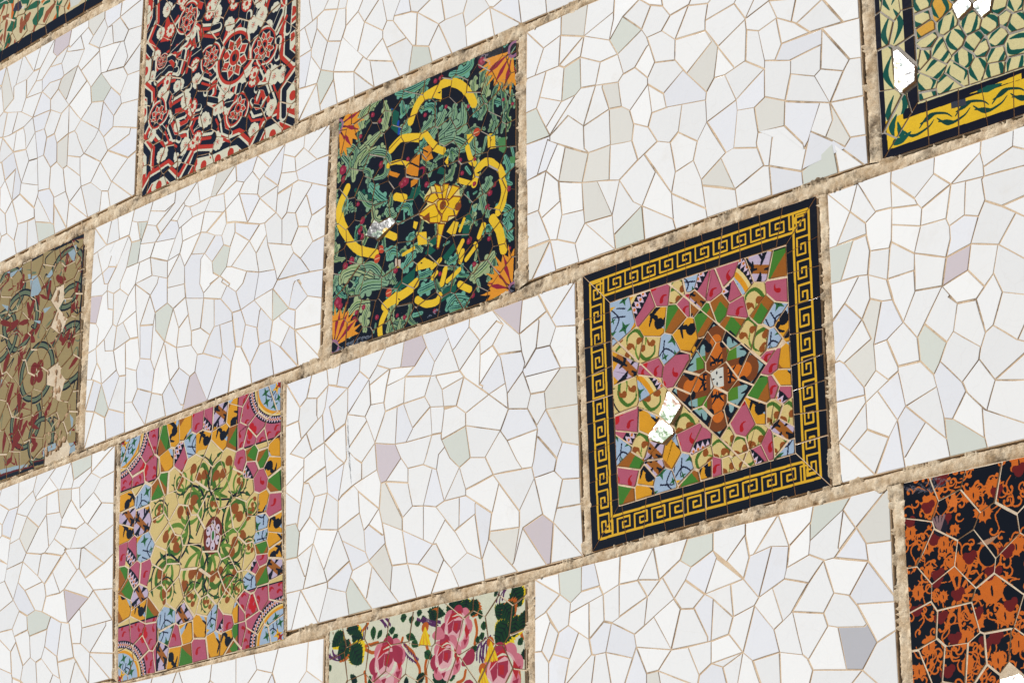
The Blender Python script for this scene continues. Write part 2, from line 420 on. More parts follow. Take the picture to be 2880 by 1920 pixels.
def add_tile(root,origin,cell,mats,gap,bev,tiltmax,box=None,glint=False,thick=9.,name='tile',sink=0.):
    p=shrink(cell['poly'],gap)
    if not p: return None
    # slightly irregular snapped edges
    q=[]
    for i in range(len(p)):
        a,b=p[i],p[(i+1)%len(p)]; L=math.dist(a,b); q.append(a)
        if L>40 and len(p)<8 and random.random()<.6:
            t=random.uniform(.35,.65); nx,ny=(b[1]-a[1])/L,-(b[0]-a[0])/L; e=random.uniform(-.012,.004)*L
            q.append((a[0]+(b[0]-a[0])*t+nx*e,a[1]+(b[1]-a[1])*t+ny*e))
    p=q; n=len(p); cx=sum(v[0] for v in p)/n; cy=sum(v[1] for v in p)/n
    ins=[]
    for i in range(n):
        a,b,c=p[i-1],p[i],p[(i+1)%n]
        d1=(b[0]-a[0],b[1]-a[1]); d2=(c[0]-b[0],c[1]-b[1]); l1=math.hypot(*d1) or 1; l2=math.hypot(*d2) or 1
        nx=-(d1[1]/l1+d2[1]/l2); ny=(d1[0]/l1+d2[0]/l2); L=math.hypot(nx,ny) or 1
        m=min(bev/max(.35,L/2),.4*math.dist(b,(cx,cy)))
        ins.append((b[0]+nx/L*m,b[1]+ny/L*m))
    if glint:
        P=Vector(W(cx,cy,TOP)); h=(SUN+(CAMP-P).normalized()).normalized()
        ta=h.x/(-h.y); tb=h.z/(-h.y)     # outward rise needed per mm: n = -ta*u - tb*v
        ta,tb=-ta+.028,-tb+.019
    else: ta=random.gauss(0,tiltmax); tb=random.gauss(0,tiltmax)
    lift=random.gauss(0,.10)-sink
    if not glint: ta+=(dome(cx+2,cy)-dome(cx-2,cy))/4; tb+=(dome(cx,cy+2)-dome(cx,cy-2))/4
    lift+=dome(cx,cy)
    if glint: lift=dome(cx,cy)+1.0+max(ta*(x-cx)+tb*(y-cy) for x,y in p)*.35
    H=lambda x,y:TOP+lift+ta*(x-cx)+tb*(y-cy)
    V=[W(x,y,H(x,y)) for x,y in ins]+[W(x,y,H(x,y)-bev*.55) for x,y in p]+[W(x,y,H(x,y)-thick) for x,y in p]
    F=[list(range(n))]+[[n+i,n+(i+1)%n,(i+1)%n,i] for i in range(n)]+[[2*n+i,2*n+(i+1)%n,n+(i+1)%n,n+i] for i in range(n)]
    F=[f[::1] for f in F]
    uvs=None
    if box:
        x0,y0,x1,y1=box
        uvs=[((x-x0)/(x1-x0),(y-y0)/(y1-y0)) for x,y in ins+p+p]
    return mesh_obj(name,V,F,mats,root,origin,[0]*(n+1)+[1]*n,uvs)
def add_bed(root,origin,quad,m,level,name='grout_bed'):
    """the bed the shards are pressed into: a slab with a gently uneven face"""
    N,Mm=26,20; V=[];F=[]
    for j in range(Mm+1):
        a=lerp(quad[3],quad[0],j/Mm); b=lerp(quad[2],quad[1],j/Mm)
        for i in range(N+1):
            x,y=lerp(a,b,i/N); V.append(W(x,y,level+dome(x,y)+random.uniform(-.3,.3)))
    for j in range(Mm):
        for i in range(N): k=j*(N+1)+i; F.append([k,k+1,k+N+2,k+N+1])
    base=len(V); ring=[i for i in range(N+1)]+[j*(N+1)+N for j in range(1,Mm+1)]+[Mm*(N+1)+i for i in range(N-1,-1,-1)]+[j*(N+1) for j in range(Mm-1,0,-1)]
    for k in ring: x,y,z=V[k]; V.append((x,y+(level+18)/1000.,z))
    L=len(ring)
    for i in range(L): F.append([ring[(i+1)%L],ring[i],base+i,base+(i+1)%L])
    return mesh_obj(name,V,F,[m],root,origin)
def panel_root(name,quad,label,cat,group):
    global DQ
    DQ=quad
    cx=(quad[2][0]+quad[3][0])/2; cy=(quad[2][1]+quad[3][1])/2
    o=link(bpy.data.objects.new(name,None)); o.location=W(cx,cy,0); o.empty_display_size=.05
    return set_tag(o,label,cat,group),tuple(o.location)

# ---------------------------------------------------------------- wall, mortar joints, ground
# quads: top-left, top-right, bottom-right, bottom-left of the tiled face
Q={'A':[(-2089.6,628.2),(-1090.6,628.2),(-1104.6,45.6),(-2089.6,29.0)],
 'T':[(-1931.7,1261.2),(-1274.7,1261.2),(-1274.7,661.2),(-1931.7,650.0)],
 'R':[(-1070.6,628.2),(-428.7,628.2),(-424.6,28.1),(-1071.7,30.0)],
 'B':[(-408.8,628.2),(571.4,628.2),(571.4,21.2),(-413.6,35.9)],
 'C':[(-1284.6,4.5),(-289.3,-10.1),(-319.3,-592.9),(-1300.1,-601.7)],
 'D':[(-1987.0,-2.6),(-1330.0,5.2),(-1337.8,-605.9),(-1994.8,-603.8)],
 'E':[(-257.0,-3.6),(369.2,-6.9),(356.2,-604.9),(-278.4,-592.3)],
 'F':[(399.5,0.4),(1354.0,0.0),(1353.1,-595.8),(396.1,-589.8)],
 'G':[(1391.3,0.0),(2048.3,0.0),(2046.1,-613.8),(1389.1,-601.9)],
 'H':[(1248.1,-628.6),(2233.1,-632.2),(2233.6,-1233.6),(1248.6,-1221.9)],
 'M':[(564.3,-622.5),(1220.8,-625.3),(1222.9,-1222.3),(577.0,-1231.5)],
 'I':[(-447.9,-627.4),(541.4,-629.4),(550.8,-1234.9),(-431.9,-1229.6)],
 'N':[(-1131.4,-618.1),(-467.3,-613.9),(-440.7,-1248.2),(-1109.4,-1242.9)],
 'J':[(-2141.6,-630.7),(-1156.6,-621.9),(-1132.7,-1228.2),(-2141.6,-1228.2)],
 'K':[(-1278.1,-1247.5),(-293.1,-1267.8),(-293.1,-1867.8),(-1278.1,-1867.8)],
 'O':[(-276.7,-1254.1),(376.5,-1263.4),(376.5,-1863.4),(-276.7,-1854.1)],
 'P':[(402.8,-1257.4),(1363.9,-1250.9),(1363.9,-1850.9),(402.8,-1857.4)],
 'Q':[(1396.2,-1250.6),(2053.2,-1269.6),(2053.2,-1850.6),(1396.2,-1850.6)]}
wall=link(bpy.data.objects.new('mosaic_wall',None)); wall.location=(0,0,0)
set_tag(wall,'long sandy mortar wall holding all the mosaic panels in staggered rows','wall')
def wall_body():
    V=[];F=[]; us=[-2700+i*100 for i in range(64)]
    for u in us:
        for (n,z) in ((-7,0.0),(-7,Z0+1.45),(-400,Z0+1.45),(-400,0.0)):
            x,y,_=W(u,0,n); V.append((x,y,z))
    for i in range(len(us)-1):
        for k in range(4): a=i*4+k; b=i*4+(k+1)%4; F.append([a,a+4,b+4,b])
    F.append([0,1,2,3]); e=4*(len(us)-1); F.append([e+3,e+2,e+1,e])
    mesh_obj('rendered_core',V,F,[M_BODY],wall)
wall_body()
def joint(lo,hi,seed,name='mortar_joint',along=3.5,crown=3.2):
    """a hand-trowelled joint: lo and hi are its two long edges, point for point"""
    r=np.random.default_rng(seed); L=sum(math.dist(lo[i],lo[i+1]) for i in range(len(lo)-1)); n=max(4,int(L/along)); prof=9
    cum=[0]
    for i in range(len(lo)-1): cum.append(cum[-1]+math.dist(lo[i],lo[i+1]))
    def at(pl,t):
        t*=cum[-1]
        for i in range(len(cum)-1):
            if t<=cum[i+1]+1e-6: return lerp(pl[i],pl[i+1],(t-cum[i])/(cum[i+1]-cum[i]))
        return pl[-1]
    def wav(m,s): 
        k=np.arange(n+1); o=np.zeros(n+1)
        for f in (.05,.13,.31,.7): o+=np.sin(k*f+r.uniform(0,6.28))*r.uniform(.3,1)
        return o*s/2
    wl,wh,wc,wb=wav(0,.9),wav(0,.9),wav(0,.9),wav(0,1.0)
    rough=r.normal(0,.75,(n+1,prof)); sm=[np.maximum(0,np.convolve(r.normal(0,1,n+9),np.ones(9)/3.,'valid')-.55)*3.2 for _ in (0,1)]; V=[];F=[]
    for i in range(n+1):
        a=at(lo,i/n); b=at(hi,i/n); d=(b[0]-a[0],b[1]-a[1]); D=math.hypot(*d); d=(d[0]/D,d[1]/D)
        for k in range(prof):
            t=k/(prof-1); e0=.9+wl[i]*.8+sm[0][i]; e1=.9+wh[i]*.8+sm[1][i]; s=-e0+t*(D+e0+e1)
            c=2*abs(t-.5-wc[i]*.05); h=-2.5+(crown+2.2+wb[i]*.7)*(1-min(1,c)**3.2)+rough[i,k]
            if k in (0,prof-1): h=-4 if sm[0 if k==0 else 1][i]<.3 else TOP-.9
            elif k in (1,prof-2) and sm[0 if k==1 else 1][i]>=.3: h=TOP+.1+rough[i,k]*.3
            V.append(W(a[0]+d[0]*s,a[1]+d[1]*s,h))
    for i in range(n):
        for k in range(prof-1): q=i*prof+k; F.append([q,q+prof,q+prof+1,q+1])
    return mesh_obj(name,V,F,[M_MORT],wall,smooth=True)
ROWS=[['T'],['A','R','B'],['D','C','E','F','G'],['J','N','I','M','H'],['K','O','P','Q']]
sd=100
for ri in range(1,5):
    up=ROWS[ri-1]; dn=ROWS[ri]
    def line(names,top):
        pts=[]
        for k in names: pts+= [Q[k][0],Q[k][1]] if top else [Q[k][3],Q[k][2]]
        pts.sort(); return pts
    U=line(up,False); D=line(dn,True)
    u0,u1=max(-2600,min(U[0][0],D[0][0])),max(U[-1][0],D[-1][0])
    us=np.linspace(u0,u1,60)
    def ev(P,x):
        xs=[p[0] for p in P]; ys=[p[1] for p in P]
        if x<xs[0]: return ys[0]
        if x>xs[-1]: return ys[-1]
        return float(np.interp(x,xs,ys))
    hi=[(float(x),ev(U,x)) for x in us]; lo=[(float(x),ev(D,x)) for x in us]
    if ri==1: hi=[(x,min(y,l[1]+34)) for (x,y),l in zip(hi,lo)]; hi=[(x,max(y,l[1]+22)) for (x,y),l in zip(hi,lo)]
    joint(lo,hi,sd); sd+=1
    for a,b in zip(dn[:-1],dn[1:]):
        lo2=[Q[a][1],Q[a][2]]; hi2=[Q[b][0],Q[b][3]]
        joint([lo2[0],lerp(*lo2,.5),lo2[1]],[hi2[0],lerp(*hi2,.5),hi2[1]],sd,crown=3.0); sd+=1
joint([Q['T'][1],Q['T'][2]],[(Q['T'][1][0]+22,Q['T'][1][1]),(Q['T'][2][0]+22,Q['T'][2][1])],sd)
gv=[(-30,-40,0),(30,-40,0),(30,30,0),(-30,30,0)]  # ground out of view, added for the warm sunlight it bounces onto the wall
set_tag(mesh_obj('ground',gv,[[0,1,2,3]],[sandy('sandy_ground',(.36,.28,.19),(.46,.37,.26),(.25,.19,.13),1.5,.4,.6)]),kind='structure')

# ---------------------------------------------------------------- white panels
# every shard of the white panels: tint letter, then its corners (mm along, mm up)
SHARDS={'I':'p284,-629 370,-707 379,-629;w428,-629 379,-629 370,-707 456,-675;w125,-815 80,-806 85,-872 117,-875 126,-822;w-133,-706 -128,-753 -81,-758 -73,-721 -61,-683;w-211,-757 -147,-777 -128,-753 -135,-690;w-326,-691 -325,-736 -320,-745 -303,-736 -295,-721 -285,-669;b-144,-1096 -227,-1054 -189,-1130 -132,-1119;w-149,-1045 -132,-1035 -96,-1004 -170,-948 -165,-1001;b-212,-693 -211,-757 -135,-690 -170,-662;w-187,-931 -170,-948 -96,-1004 -90,-948 -104,-912;w469,-696 541,-629 428,-629;b483,-717 543,-729 541,-629 469,-696;w-106,-663 -135,-690 -133,-706 -61,-683;c498,-978 547,-995 546,-905 450,-895;b498,-978 480,-1010 472,-1036 496,-1059 548,-1067 547,-995;w-119,-1134 -132,-1119 -189,-1130 -198,-1146 -189,-1151 -144,-1204 -139,-1200;w20,-842 80,-806 60,-777 -12,-777;w20,-842 -4,-870 85,-872 80,-806;g-393,-1061 -385,-1002 -399,-979 -439,-977 -436,-1059;w-378,-1141 -434,-1139 -432,-1230 -415,-1230;w-369,-1141 -360,-1113 -366,-1111 -393,-1061 -436,-1059 -434,-1139;w-378,-1141 -415,-1230 -313,-1230;w55,-1106 56,-1029 19,-1022 -15,-1042 -15,-1071;w55,-1106 86,-1122 129,-1074 98,-1040 56,-1029;w424,-934 330,-939 358,-987 376,-1011 405,-1014 412,-995;w426,-952 421,-951 412,-995 405,-1014 412,-1039 472,-1036 480,-1010;b426,-952 480,-1010 498,-978 450,-895 421,-925 424,-934 421,-951;w-348,-628 -365,-682 -326,-691 -285,-669 -292,-628;w-448,-627 -391,-699 -365,-682 -348,-628;w-448,-627 -445,-734 -395,-732 -391,-699;w-320,-745 -325,-736 -326,-691 -365,-682 -391,-699 -395,-732 -385,-774 -382,-779;w-363,-768 -424,-805 -371,-828 -341,-817;w551,-1235 466,-1147 454,-1234;w192,-762 167,-823 198,-846 272,-821;w192,-762 119,-774 125,-815 167,-823;w252,-1233 356,-1234 268,-1144 245,-1186;w393,-881 421,-925 450,-895 446,-855 404,-851;p374,-1141 443,-1234 454,-1234 466,-1147 435,-1123;b1,-1149 36,-1158 86,-1122 -15,-1071;w1,-1149 30,-1232 78,-1232 102,-1191 36,-1158;w100,-736 99,-740 119,-774 192,-762 177,-744;w-295,-806 -303,-736 -363,-768 -341,-817;w-256,-789 -218,-778 -211,-757 -212,-693 -279,-724;w243,-690 207,-649 161,-686 153,-690 177,-744;w243,-690 296,-658 319,-671 284,-629 209,-629 207,-649;w243,-690 245,-723 284,-711 319,-671 296,-658;w243,-690 177,-744 192,-762 249,-803 253,-798 242,-792 245,-723;w496,-813 387,-808 404,-851 446,-855;w496,-813 544,-822 543,-729 483,-717 464,-755;c496,-813 446,-855 450,-895 546,-905 544,-822;w-79,-1067 -85,-1039 -96,-1004 -132,-1035 -85,-1068;b-75,-1089 -79,-1067 -85,-1068 -132,-1035 -149,-1045 -144,-1096 -132,-1119;w-75,-1089 -51,-1144 1,-1149 -15,-1071 -85,-1039;c-75,-1089 -132,-1119 -59,-1201 -51,-1144;w145,-1186 170,-1233 252,-1233 245,-1186 198,-1162;w122,-1163 98,-1123 86,-1122 36,-1158 102,-1191;w122,-1163 145,-1186 198,-1162 159,-1107 129,-1074 86,-1122 98,-1123;w122,-1163 102,-1191 78,-1232 170,-1233 145,-1186;w-111,-848 -140,-789 -210,-843 -183,-868 -158,-884;w-111,-848 -75,-782 -81,-758 -128,-753 -147,-777;w-111,-848 -158,-884 -158,-924 -104,-912;w80,-734 60,-777 80,-806 125,-815 119,-774 99,-740 100,-736;b153,-690 161,-686 207,-649 209,-629 125,-629;w93,-703 80,-734 177,-744 139,-658;w-77,-628 -169,-628 -170,-662 -135,-690 -106,-663;w-77,-628 -106,-663 -61,-683 -24,-688 -14,-628;c363,-1137 271,-1128 268,-1144 338,-1215 344,-1210;w363,-1137 364,-1101 302,-1027 279,-1089 271,-1128;w374,-1141 435,-1123 412,-1039 364,-1101 363,-1137 344,-1210;w344,-1210 338,-1215 356,-1234 443,-1234 374,-1141;w331,-832 325,-808 272,-821 334,-868;w331,-832 334,-868 393,-881 404,-851 380,-793;b308,-911 330,-939 424,-934 393,-881 334,-868;w198,-876 308,-911 334,-868 272,-821 198,-846;b-285,-669 -295,-721 -303,-736 -295,-806 -256,-789 -279,-724 -212,-693;w-243,-628 -292,-628 -285,-669 -254,-678;b-243,-628 -254,-678 -212,-693 -170,-662 -169,-628;w125,-1032 98,-1040 159,-1107 173,-1100 175,-1033;b100,-955 86,-949 56,-1029 98,-1040 125,-1032;w284,-1005 376,-1011 358,-987 330,-939 308,-911 259,-961;w284,-1005 364,-1101 412,-1039 405,-1014;w196,-1020 176,-966 125,-1032 196,-1034;w212,-951 176,-966 196,-1020 284,-1005 259,-961;w259,-961 308,-911 198,-876 212,-951;w196,-1020 196,-1034 279,-1089 302,-1027 284,-1005;w4,-966 19,-1022 56,-1029 86,-949 56,-934 4,-932;w-74,-947 4,-966 4,-932 -20,-903;w-74,-947 -15,-1042 19,-1022 4,-966;c-74,-947 -90,-948 -96,-1004 -85,-1039 -15,-1071 -15,-1042;w-382,-935 -441,-895 -439,-977 -399,-979 -394,-989;w128,-909 107,-922 100,-955 125,-1032 176,-966 145,-938;w117,-890 117,-875 85,-872 64,-921 56,-934 100,-955 107,-922 128,-909;w117,-890 198,-876 198,-846 167,-823 126,-822 117,-875;g117,-890 145,-938 176,-966 212,-951 198,-876;b64,-660 93,-703 139,-658 125,-629 48,-628;w-333,-1040 -393,-1061 -366,-1111 -360,-1113;w496,-1059 472,-1036 412,-1039 435,-1123 466,-1147;w477,-1119 549,-1124 548,-1067 496,-1059;w477,-1119 466,-1147 551,-1235 549,-1124;w-372,-889 -352,-893 -330,-929 -282,-930 -289,-865;w-372,-889 -394,-989 -385,-1002 -347,-973 -330,-929 -352,-893;w-371,-847 -371,-828 -424,-805 -382,-779 -385,-774 -395,-732 -445,-734 -441,-881;w-372,-889 -289,-865 -293,-844 -295,-806 -341,-817 -371,-828;w-371,-847 -441,-881 -441,-895 -382,-935 -372,-889;w-221,-871 -246,-852 -295,-806 -293,-844 -286,-890;w-221,-871 -213,-862 -218,-778 -256,-789 -295,-806 -246,-852;b-242,-958 -221,-871 -286,-890 -282,-930;w-242,-958 -232,-949 -187,-931 -158,-924 -158,-884 -183,-868 -210,-843 -140,-789 -147,-777 -211,-757 -218,-778 -213,-862 -221,-871;p-40,-866 -111,-848 -104,-912 -90,-948 -74,-947 -20,-903;w-40,-866 -20,-903 4,-932 56,-934 64,-921 85,-872 -4,-870;b-34,-780 -40,-866 -4,-870 20,-842 -12,-777;w-34,-780 -75,-782 -111,-848 -40,-866;w-280,-1154 -313,-1230 -203,-1231 -213,-1176;w-280,-1140 -293,-1110 -333,-1040 -369,-1141;b-280,-1140 -280,-1154 -213,-1176 -189,-1130 -200,-1107;w-280,-1140 -378,-1141 -313,-1230 -280,-1154;p24,-697 64,-660 48,-628 -14,-628 -24,-688;w-8,-715 24,-697 -61,-683 -73,-721;b-8,-715 80,-734 93,-703 64,-660 24,-697;w-8,-715 -12,-777 60,-777 80,-734;w-8,-715 -73,-721 -81,-758 -75,-782 -12,-777;w226,-1081 159,-1107 198,-1162 245,-1186;w226,-1058 228,-1055 196,-1034 175,-1033 173,-1100 226,-1081;w226,-1058 226,-1081 245,-1186 268,-1144 279,-1089 228,-1055;w303,-737 284,-711 245,-723 242,-792;b303,-737 242,-792 253,-798 249,-803 272,-821 325,-808 310,-744;b377,-747 303,-737 310,-744 331,-832 380,-793 387,-776;w377,-747 370,-707 284,-629 319,-671 284,-711 303,-737;g-121,-1231 -189,-1151 -198,-1146 -213,-1176 -203,-1231;w-31,-1232 -119,-1134 -139,-1200 -144,-1204 -121,-1231;w-31,-1232 30,-1232 1,-1149 -51,-1144 -59,-1201;w-242,-1025 -165,-1001 -170,-948 -187,-931 -232,-949 -242,-958;w-242,-1025 -227,-1054 -144,-1096 -149,-1045 -165,-1001;w-242,-1025 -293,-1110 -280,-1140 -200,-1107;w-320,-1009 -333,-1040 -293,-1110 -242,-1025;w-308,-1011 -347,-973 -385,-1002 -393,-1061 -333,-1040 -320,-1009;w-308,-1011 -282,-930 -330,-929 -347,-973;w-308,-1011 -242,-1025 -242,-958 -282,-930;w421,-752 431,-691 429,-686 370,-707 377,-747 387,-776 383,-785 387,-787;w421,-752 464,-755 483,-717 456,-675 429,-686 431,-691;b421,-752 387,-787 383,-785 380,-793 387,-808 496,-813 464,-755',
'F':'w400,0 457,-59 513,-46 514,0;w1306,-386 1269,-443 1353,-454 1353,-372 1323,-366;w913,-419 941,-385 940,-335 873,-324 860,-383;w399,-115 429,-116 457,-59 400,0;w574,-119 575,-193 620,-201 636,-151;w879,-248 821,-283 828,-317 940,-335 943,-318;w799,-385 836,-399 860,-383 873,-324 828,-317 786,-316 774,-345;w470,-516 435,-437 397,-437 397,-516;c408,-590 470,-516 397,-516 396,-590;w408,-590 485,-590 470,-516;w1314,-531 1353,-537 1353,-454 1269,-443;w848,-469 836,-399 799,-385 761,-402 835,-512;w848,-469 900,-458 913,-419 860,-383 836,-399;w1258,-279 1323,-366 1353,-372 1354,-287;w1258,-279 1250,-364 1306,-386 1323,-366;w749,-516 837,-570 835,-512 792,-450;w914,-74 908,-93 900,-106 955,-120 966,-113 973,-95;w705,-201 689,-150 636,-151 620,-201 689,-215;w660,-268 697,-274 689,-215 641,-206 640,-211;w580,-283 660,-268 640,-211 641,-206 620,-201;b461,-353 499,-300 467,-281 432,-354;w461,-353 500,-389 523,-314 499,-300;w461,-353 435,-437 444,-458 504,-435 500,-389;w461,-353 397,-358 397,-437 435,-437;w798,-204 783,-158 776,-161 740,-197 777,-233;w1343,-596 1271,-528 1280,-595;g753,-592 749,-516 664,-558 666,-591;w843,-593 837,-570 749,-516 753,-592;w843,-593 931,-593 928,-571 835,-512 837,-570;w1059,-216 1053,-283 1104,-317 1105,-300 1091,-229;b1197,-519 1208,-507 1244,-434 1154,-404 1149,-456 1195,-509;c1079,-449 1149,-456 1154,-404 1101,-379 1072,-393;w1079,-449 1122,-456 1114,-479 1104,-529 1188,-565 1203,-521 1197,-519 1195,-509 1149,-456;w546,-545 556,-591 666,-591 578,-507;w490,-521 470,-516 485,-590 556,-591 546,-545;w490,-521 508,-469 504,-435 444,-458 470,-516;w1133,-308 1152,-278 1141,-216 1091,-229 1105,-300;w946,-157 1027,-146 1034,-137 1041,-118 973,-95 966,-113 955,-120;w1174,-321 1255,-313 1258,-279 1152,-278 1133,-308;w859,-172 945,-180 946,-157 955,-120 900,-106;g523,-127 514,-205 558,-203 575,-193 574,-119;w507,-118 513,-46 457,-59 429,-116;w661,-512 578,-507 666,-591;w995,-296 1022,-290 1020,-284 979,-227 966,-293;w1024,-361 995,-296 966,-293 943,-318 940,-335 941,-385;w1024,-361 1104,-317 1053,-283 995,-296;w1024,-361 1026,-385 1072,-393 1101,-379 1104,-317;w1024,-361 941,-385 990,-468 1012,-464 1026,-385;w777,-248 821,-283 879,-248 856,-217 798,-204 777,-233;w777,-248 786,-316 828,-317 821,-283;w722,-291 777,-248 777,-233 740,-197 705,-201 689,-215 697,-274;w722,-291 732,-324 774,-345 786,-316 777,-248;w1122,-172 1141,-216 1180,-238 1195,-191;w1057,-191 1027,-146 946,-157 945,-180 979,-227;w1057,-191 1084,-154 1090,-136 1041,-118 1034,-137 1027,-146;w1057,-191 1059,-216 1091,-229 1141,-216 1122,-172;w1057,-191 979,-227 1020,-284 1022,-290 1053,-283 1059,-216;w1075,-482 1012,-464 990,-468 977,-475 1011,-553 1090,-525;w1075,-482 1074,-467 1079,-449 1072,-393 1026,-385 1012,-464;w1075,-482 1090,-525 1104,-529 1114,-479 1122,-456 1079,-449 1074,-467;w1253,-512 1274,-480 1269,-443 1244,-434 1216,-488;b1216,-488 1188,-565 1271,-528 1343,-596 1353,-596 1353,-537 1314,-531 1300,-545;c1300,-545 1314,-531 1269,-443 1274,-480 1253,-512;w762,-117 689,-150 705,-201 740,-197 776,-161 783,-158 777,-140;w821,-139 777,-140 798,-204 856,-217 859,-172;w847,-112 825,-83 791,-69 762,-117 777,-140 821,-139;w847,-112 900,-106 908,-93 914,-74 829,-44 822,-64 825,-83;w847,-112 821,-139 859,-172 900,-106;w920,-507 990,-468 941,-385 913,-419 900,-458;w920,-507 900,-458 848,-469 835,-512 928,-571;c923,-520 1011,-553 977,-475 920,-507;w923,-520 931,-593 1015,-594 1011,-553;w1233,-374 1269,-443 1306,-386 1250,-364;w1172,-350 1174,-321 1105,-300 1101,-379 1154,-404;w1172,-350 1233,-374 1250,-364 1255,-313 1174,-321;w1172,-350 1154,-404 1269,-443 1233,-374;g705,-67 665,-109 689,-150 762,-117;w757,-42 791,-69 825,-83 822,-64 829,-44 701,0 683,0 678,-64 665,-109 705,-67;w757,-42 705,-67 762,-117 791,-69;w475,-273 398,-271 397,-358 432,-354 467,-281 475,-287;w475,-273 558,-203 514,-205 463,-251;w533,-244 580,-283 620,-201 575,-193 558,-203 475,-273;w533,-244 475,-273 475,-287 594,-350 581,-336 580,-283;g1189,-595 1280,-595 1271,-528 1188,-565;w1106,-594 1104,-529 1090,-525 1011,-553 1015,-594;w1106,-594 1189,-595 1188,-565 1104,-529;w661,-352 660,-268 580,-283 581,-336 594,-350;c661,-352 725,-362 732,-324 722,-291 697,-274 660,-268;w741,-411 799,-385 774,-345 732,-324 725,-362;w686,-440 619,-423 661,-512;w686,-440 741,-411 725,-362 661,-352 655,-431;w686,-440 726,-501 749,-516 792,-450 761,-402;w686,-440 661,-512 664,-558 749,-516 726,-501;w1192,-245 1141,-216 1152,-278 1228,-277;w1090,-136 1084,-154 1057,-191 1122,-172 1195,-191 1180,-238 1192,-245 1262,-214;w1262,-214 1312,-282 1354,-287 1354,-228 1090,-136;w1262,-214 1192,-245 1228,-277 1312,-282;w575,-476 508,-469 490,-521 546,-545 578,-507;w573,-413 500,-389 508,-469 575,-476;c573,-413 594,-350 523,-314 500,-389;c573,-413 655,-431 661,-352 594,-350;c573,-413 578,-507 661,-512 619,-423;w586,-73 513,-46 507,-118;c586,-73 598,0 514,0 513,-46;w586,-73 678,-46 683,0 598,0;w586,-73 665,-109 678,-64 678,-46;w586,-73 574,-119 636,-151 689,-150 665,-109;w586,-73 507,-118 523,-127 574,-119;g433,-195 398,-196 398,-271 475,-273;w444,-173 466,-117 399,-115 398,-196 433,-195;w444,-173 514,-205 523,-127 507,-118 466,-117;w444,-173 433,-195 463,-251 514,-205;w962,-210 945,-180 859,-172 856,-217 889,-259;c962,-210 889,-259 943,-318 966,-293 979,-227 945,-180',
